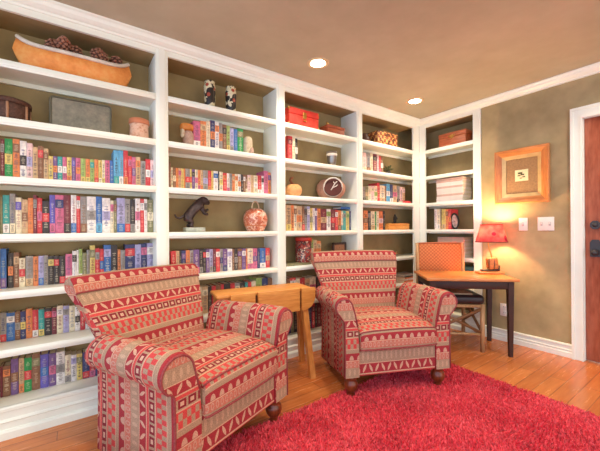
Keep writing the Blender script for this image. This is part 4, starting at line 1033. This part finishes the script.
m = MB(); m.box((CX0 - .02, -.165, .455), (CX1 + .02, .335, .545), LEATHER, .035, 4); m.build('seat', dc)
for (p, q) in (((CX0, -.14, .42), (CX1, -.14, .18)), ((CX1, -.14, .42), (CX0, -.14, .18)), ((CX1, -.14, .42), (CX1, .35, .18)), ((CX1, .35, .42), (CX1, -.14, .18)), ((CX0, -.14, .42), (CX0, .35, .18)), ((CX0, .35, .42), (CX0, -.14, .18))):
    m = MB(); m.tube([p, q], .014, plain('brown_bamboo', '#7d5433', .5, var=.25), 8); m.build('brace', dc)
for (p, q) in (((CX0, -.14, .17), (CX1, -.14, .17)), ((CX0, -.14, .15), (CX0, .35, .15)), ((CX1, -.14, .15), (CX1, .35, .15))):
    m = MB(); m.tube([p, q], .011, BAMBOO, 8); m.build('stretcher', dc)
ca, sa = math.cos(a), math.sin(a)
def deskpt(x, y, z): return (-.4995 + x * ca - y * sa, -.810 + x * sa + y * ca, z)
flat_book('folder', 'thin tan folder lying on the dark seat of the desk chair', 'folder', 'tan', deskpt(-.06, -.02, .5455), (.24, .20, .012), a)

# lamp
lp = thing('table_lamp', 'small lamp with red-orange shade over a boot-shaped base on the desk', 'lamp', deskpt(.312, .105, .725), a)
m = MB(); m.box((-.125, -.06, 0), (.125, .06, .022), DESKTOP, .008); m.build('base', lp)
m = MB()
rings = []
for k in range(9):
    s = k / 8; x = -.085 + .185 * s
    w = .030 * math.sin(math.pi * min(1, .18 + .80 * s)) ** .5; h = .018 + (.045 * max(0, s - .55) / .45)
    rings.append([(x, w * math.cos(2*math.pi*j/12), .024 + h * .5 + h * .5 * math.sin(2*math.pi*j/12)) for j in range(12)])
m.grid(rings, plain('dark_boot_leather', '#4c2f2a', .4)); m.build('boot_sole', lp)
m = MB(); m.box((-.025, -.035, .045), (.075, .035, .165), plain('tooled_orange_leather', '#b8743a', .5, var=.3, scale=40), .018, 3, Matrix.Rotation(R(-6), 3, 'Y')); m.build('boot_shaft', lp)
m = MB(); m.tube([(-.022, -.0365, .06), (-.018, -.0375, .155)], .004, plain('dark_boot_leather', '#4c2f2a', .4)); m.tube([(.03, -.0365, .05), (.034, -.037, .16)], .003, plain('dark_boot_leather', '#4c2f2a', .4)); m.build('stitching', lp)
m = MB(); m.tube([(.02, 0, .16), (.015, 0, .20), (.0, 0, .25), (-.012, 0, .30), (.0, 0, .38)], .007, BRASS); m.build('stem', lp)
SHD = NT('red_orange_lampshade'); vv = SHD.coord()
nn = SHD.noise(vv, 14, 3); vo = SHD.n('ShaderNodeTexVoronoi'); SHD.t.links.new(vv, vo.inputs['Vector']); vo.inputs['Scale'].default_value = 9
cc = SHD.mix(SHD.m('LESS_THAN', vo.outputs[0], .30), SHD.ramp(nn, [(.35, '#d0504e'), (.65, '#e58076')]), srgb('#b02c48'))
trn = SHD.n('ShaderNodeBsdfTranslucent'); SHD.t.links.new(cc, trn.inputs[0]); ms = SHD.n('ShaderNodeMixShader'); ms.inputs[0].default_value = .45
SHD.done(cc, .8); outn = [n for n in SHD.t.nodes if n.type == 'OUTPUT_MATERIAL'][0]
SHD.t.links.new(SHD.b.outputs[0], ms.inputs[1]); SHD.t.links.new(trn.outputs[0], ms.inputs[2]); SHD.t.links.new(ms.outputs[0], outn.inputs[0]); SHD = SHD.mat
m = MB(); N = 32
def shell(r0, z0, r1, z1, q): return [[(r * math.cos(2*math.pi*j/N), .8 * r * math.sin(2*math.pi*j/N), z) for j in range(N)] for r, z in ((r0, z0), (r1, z1), (r1 - q, z1), (r0 - q, z0), (r0, z0))]
m.grid(shell(.150, .325, .102, .505, .003), SHD, caps=False); sh = m.build('lamp_shade', lp, (.02, 0, 0))
m = MB()
for r_, z_ in ((.151, .326), (.103, .504)): m.tube([(r_ * math.cos(2*math.pi*j/N), .8 * r_ * math.sin(2*math.pi*j/N), z_) for j in range(N)], .004, plain('maroon_shade_binding', '#6b2a28', .7), 6, True)
m.build('shade_binding', sh)
m = MB(); m.sphere((.005, 0, .41), .028, LIT); m.build('bulb', lp)
l = bpy.data.lights.new('lamp_bulb', 'POINT'); l.energy = P_LAMP; l.color = (1, .70, .38); l.shadow_soft_size = .045
o = bpy.data.objects.new('lamp_bulb', l); COL.objects.link(o); o.location = deskpt(.317, .105, .725 + .455)

# ------------------------------------------------------------------ daylight and camera
w = bpy.data.worlds.new('daylight'); scene.world = w; w.use_nodes = True
nt = w.node_tree; bg = nt.nodes['Background']
tc = nt.nodes.new('ShaderNodeTexCoord'); sx = nt.nodes.new('ShaderNodeSeparateXYZ'); nt.links.new(tc.outputs['Generated'], sx.inputs[0])
mr = nt.nodes.new('ShaderNodeMapRange'); mr.inputs[1].default_value = -.9; mr.inputs[2].default_value = .2; nt.links.new(sx.outputs[0], mr.inputs[0])
cr = nt.nodes.new('ShaderNodeValToRGB'); cr.color_ramp.elements[0].color = (.60, .84, 1.22, 1); cr.color_ramp.elements[1].color = (1, .985, .87, 1)
nt.links.new(mr.outputs[0], cr.inputs[0]); nt.links.new(cr.outputs[0], bg.inputs[0]); bg.inputs[1].default_value = P_WORLD

cam = bpy.data.cameras.new('camera'); co = bpy.data.objects.new('camera', cam); COL.objects.link(co)
rr_, uu_, ff_ = Vector(CAM_R), Vector(CAM_U), Vector(CAM_F)
M = Matrix((rr_, uu_, -ff_)).transposed().to_4x4(); M.translation = Vector(CAM_POS); co.matrix_world = M
cam.sensor_fit = 'HORIZONTAL'; cam.sensor_width = 36; cam.lens = FOCAL / 600 * 36
cam.shift_y = SHIFT / 600; cam.clip_start = .05
scene.camera = co
vs = scene.view_settings
vs.view_transform = 'Standard'; vs.look = 'None'; vs.exposure = EXPO; vs.gamma = 1; vs.use_curve_mapping = False
scene.cycles.max_bounces = 8; scene.cycles.diffuse_bounces = 5
try: scene.cycles.use_denoising = True
except Exception: pass
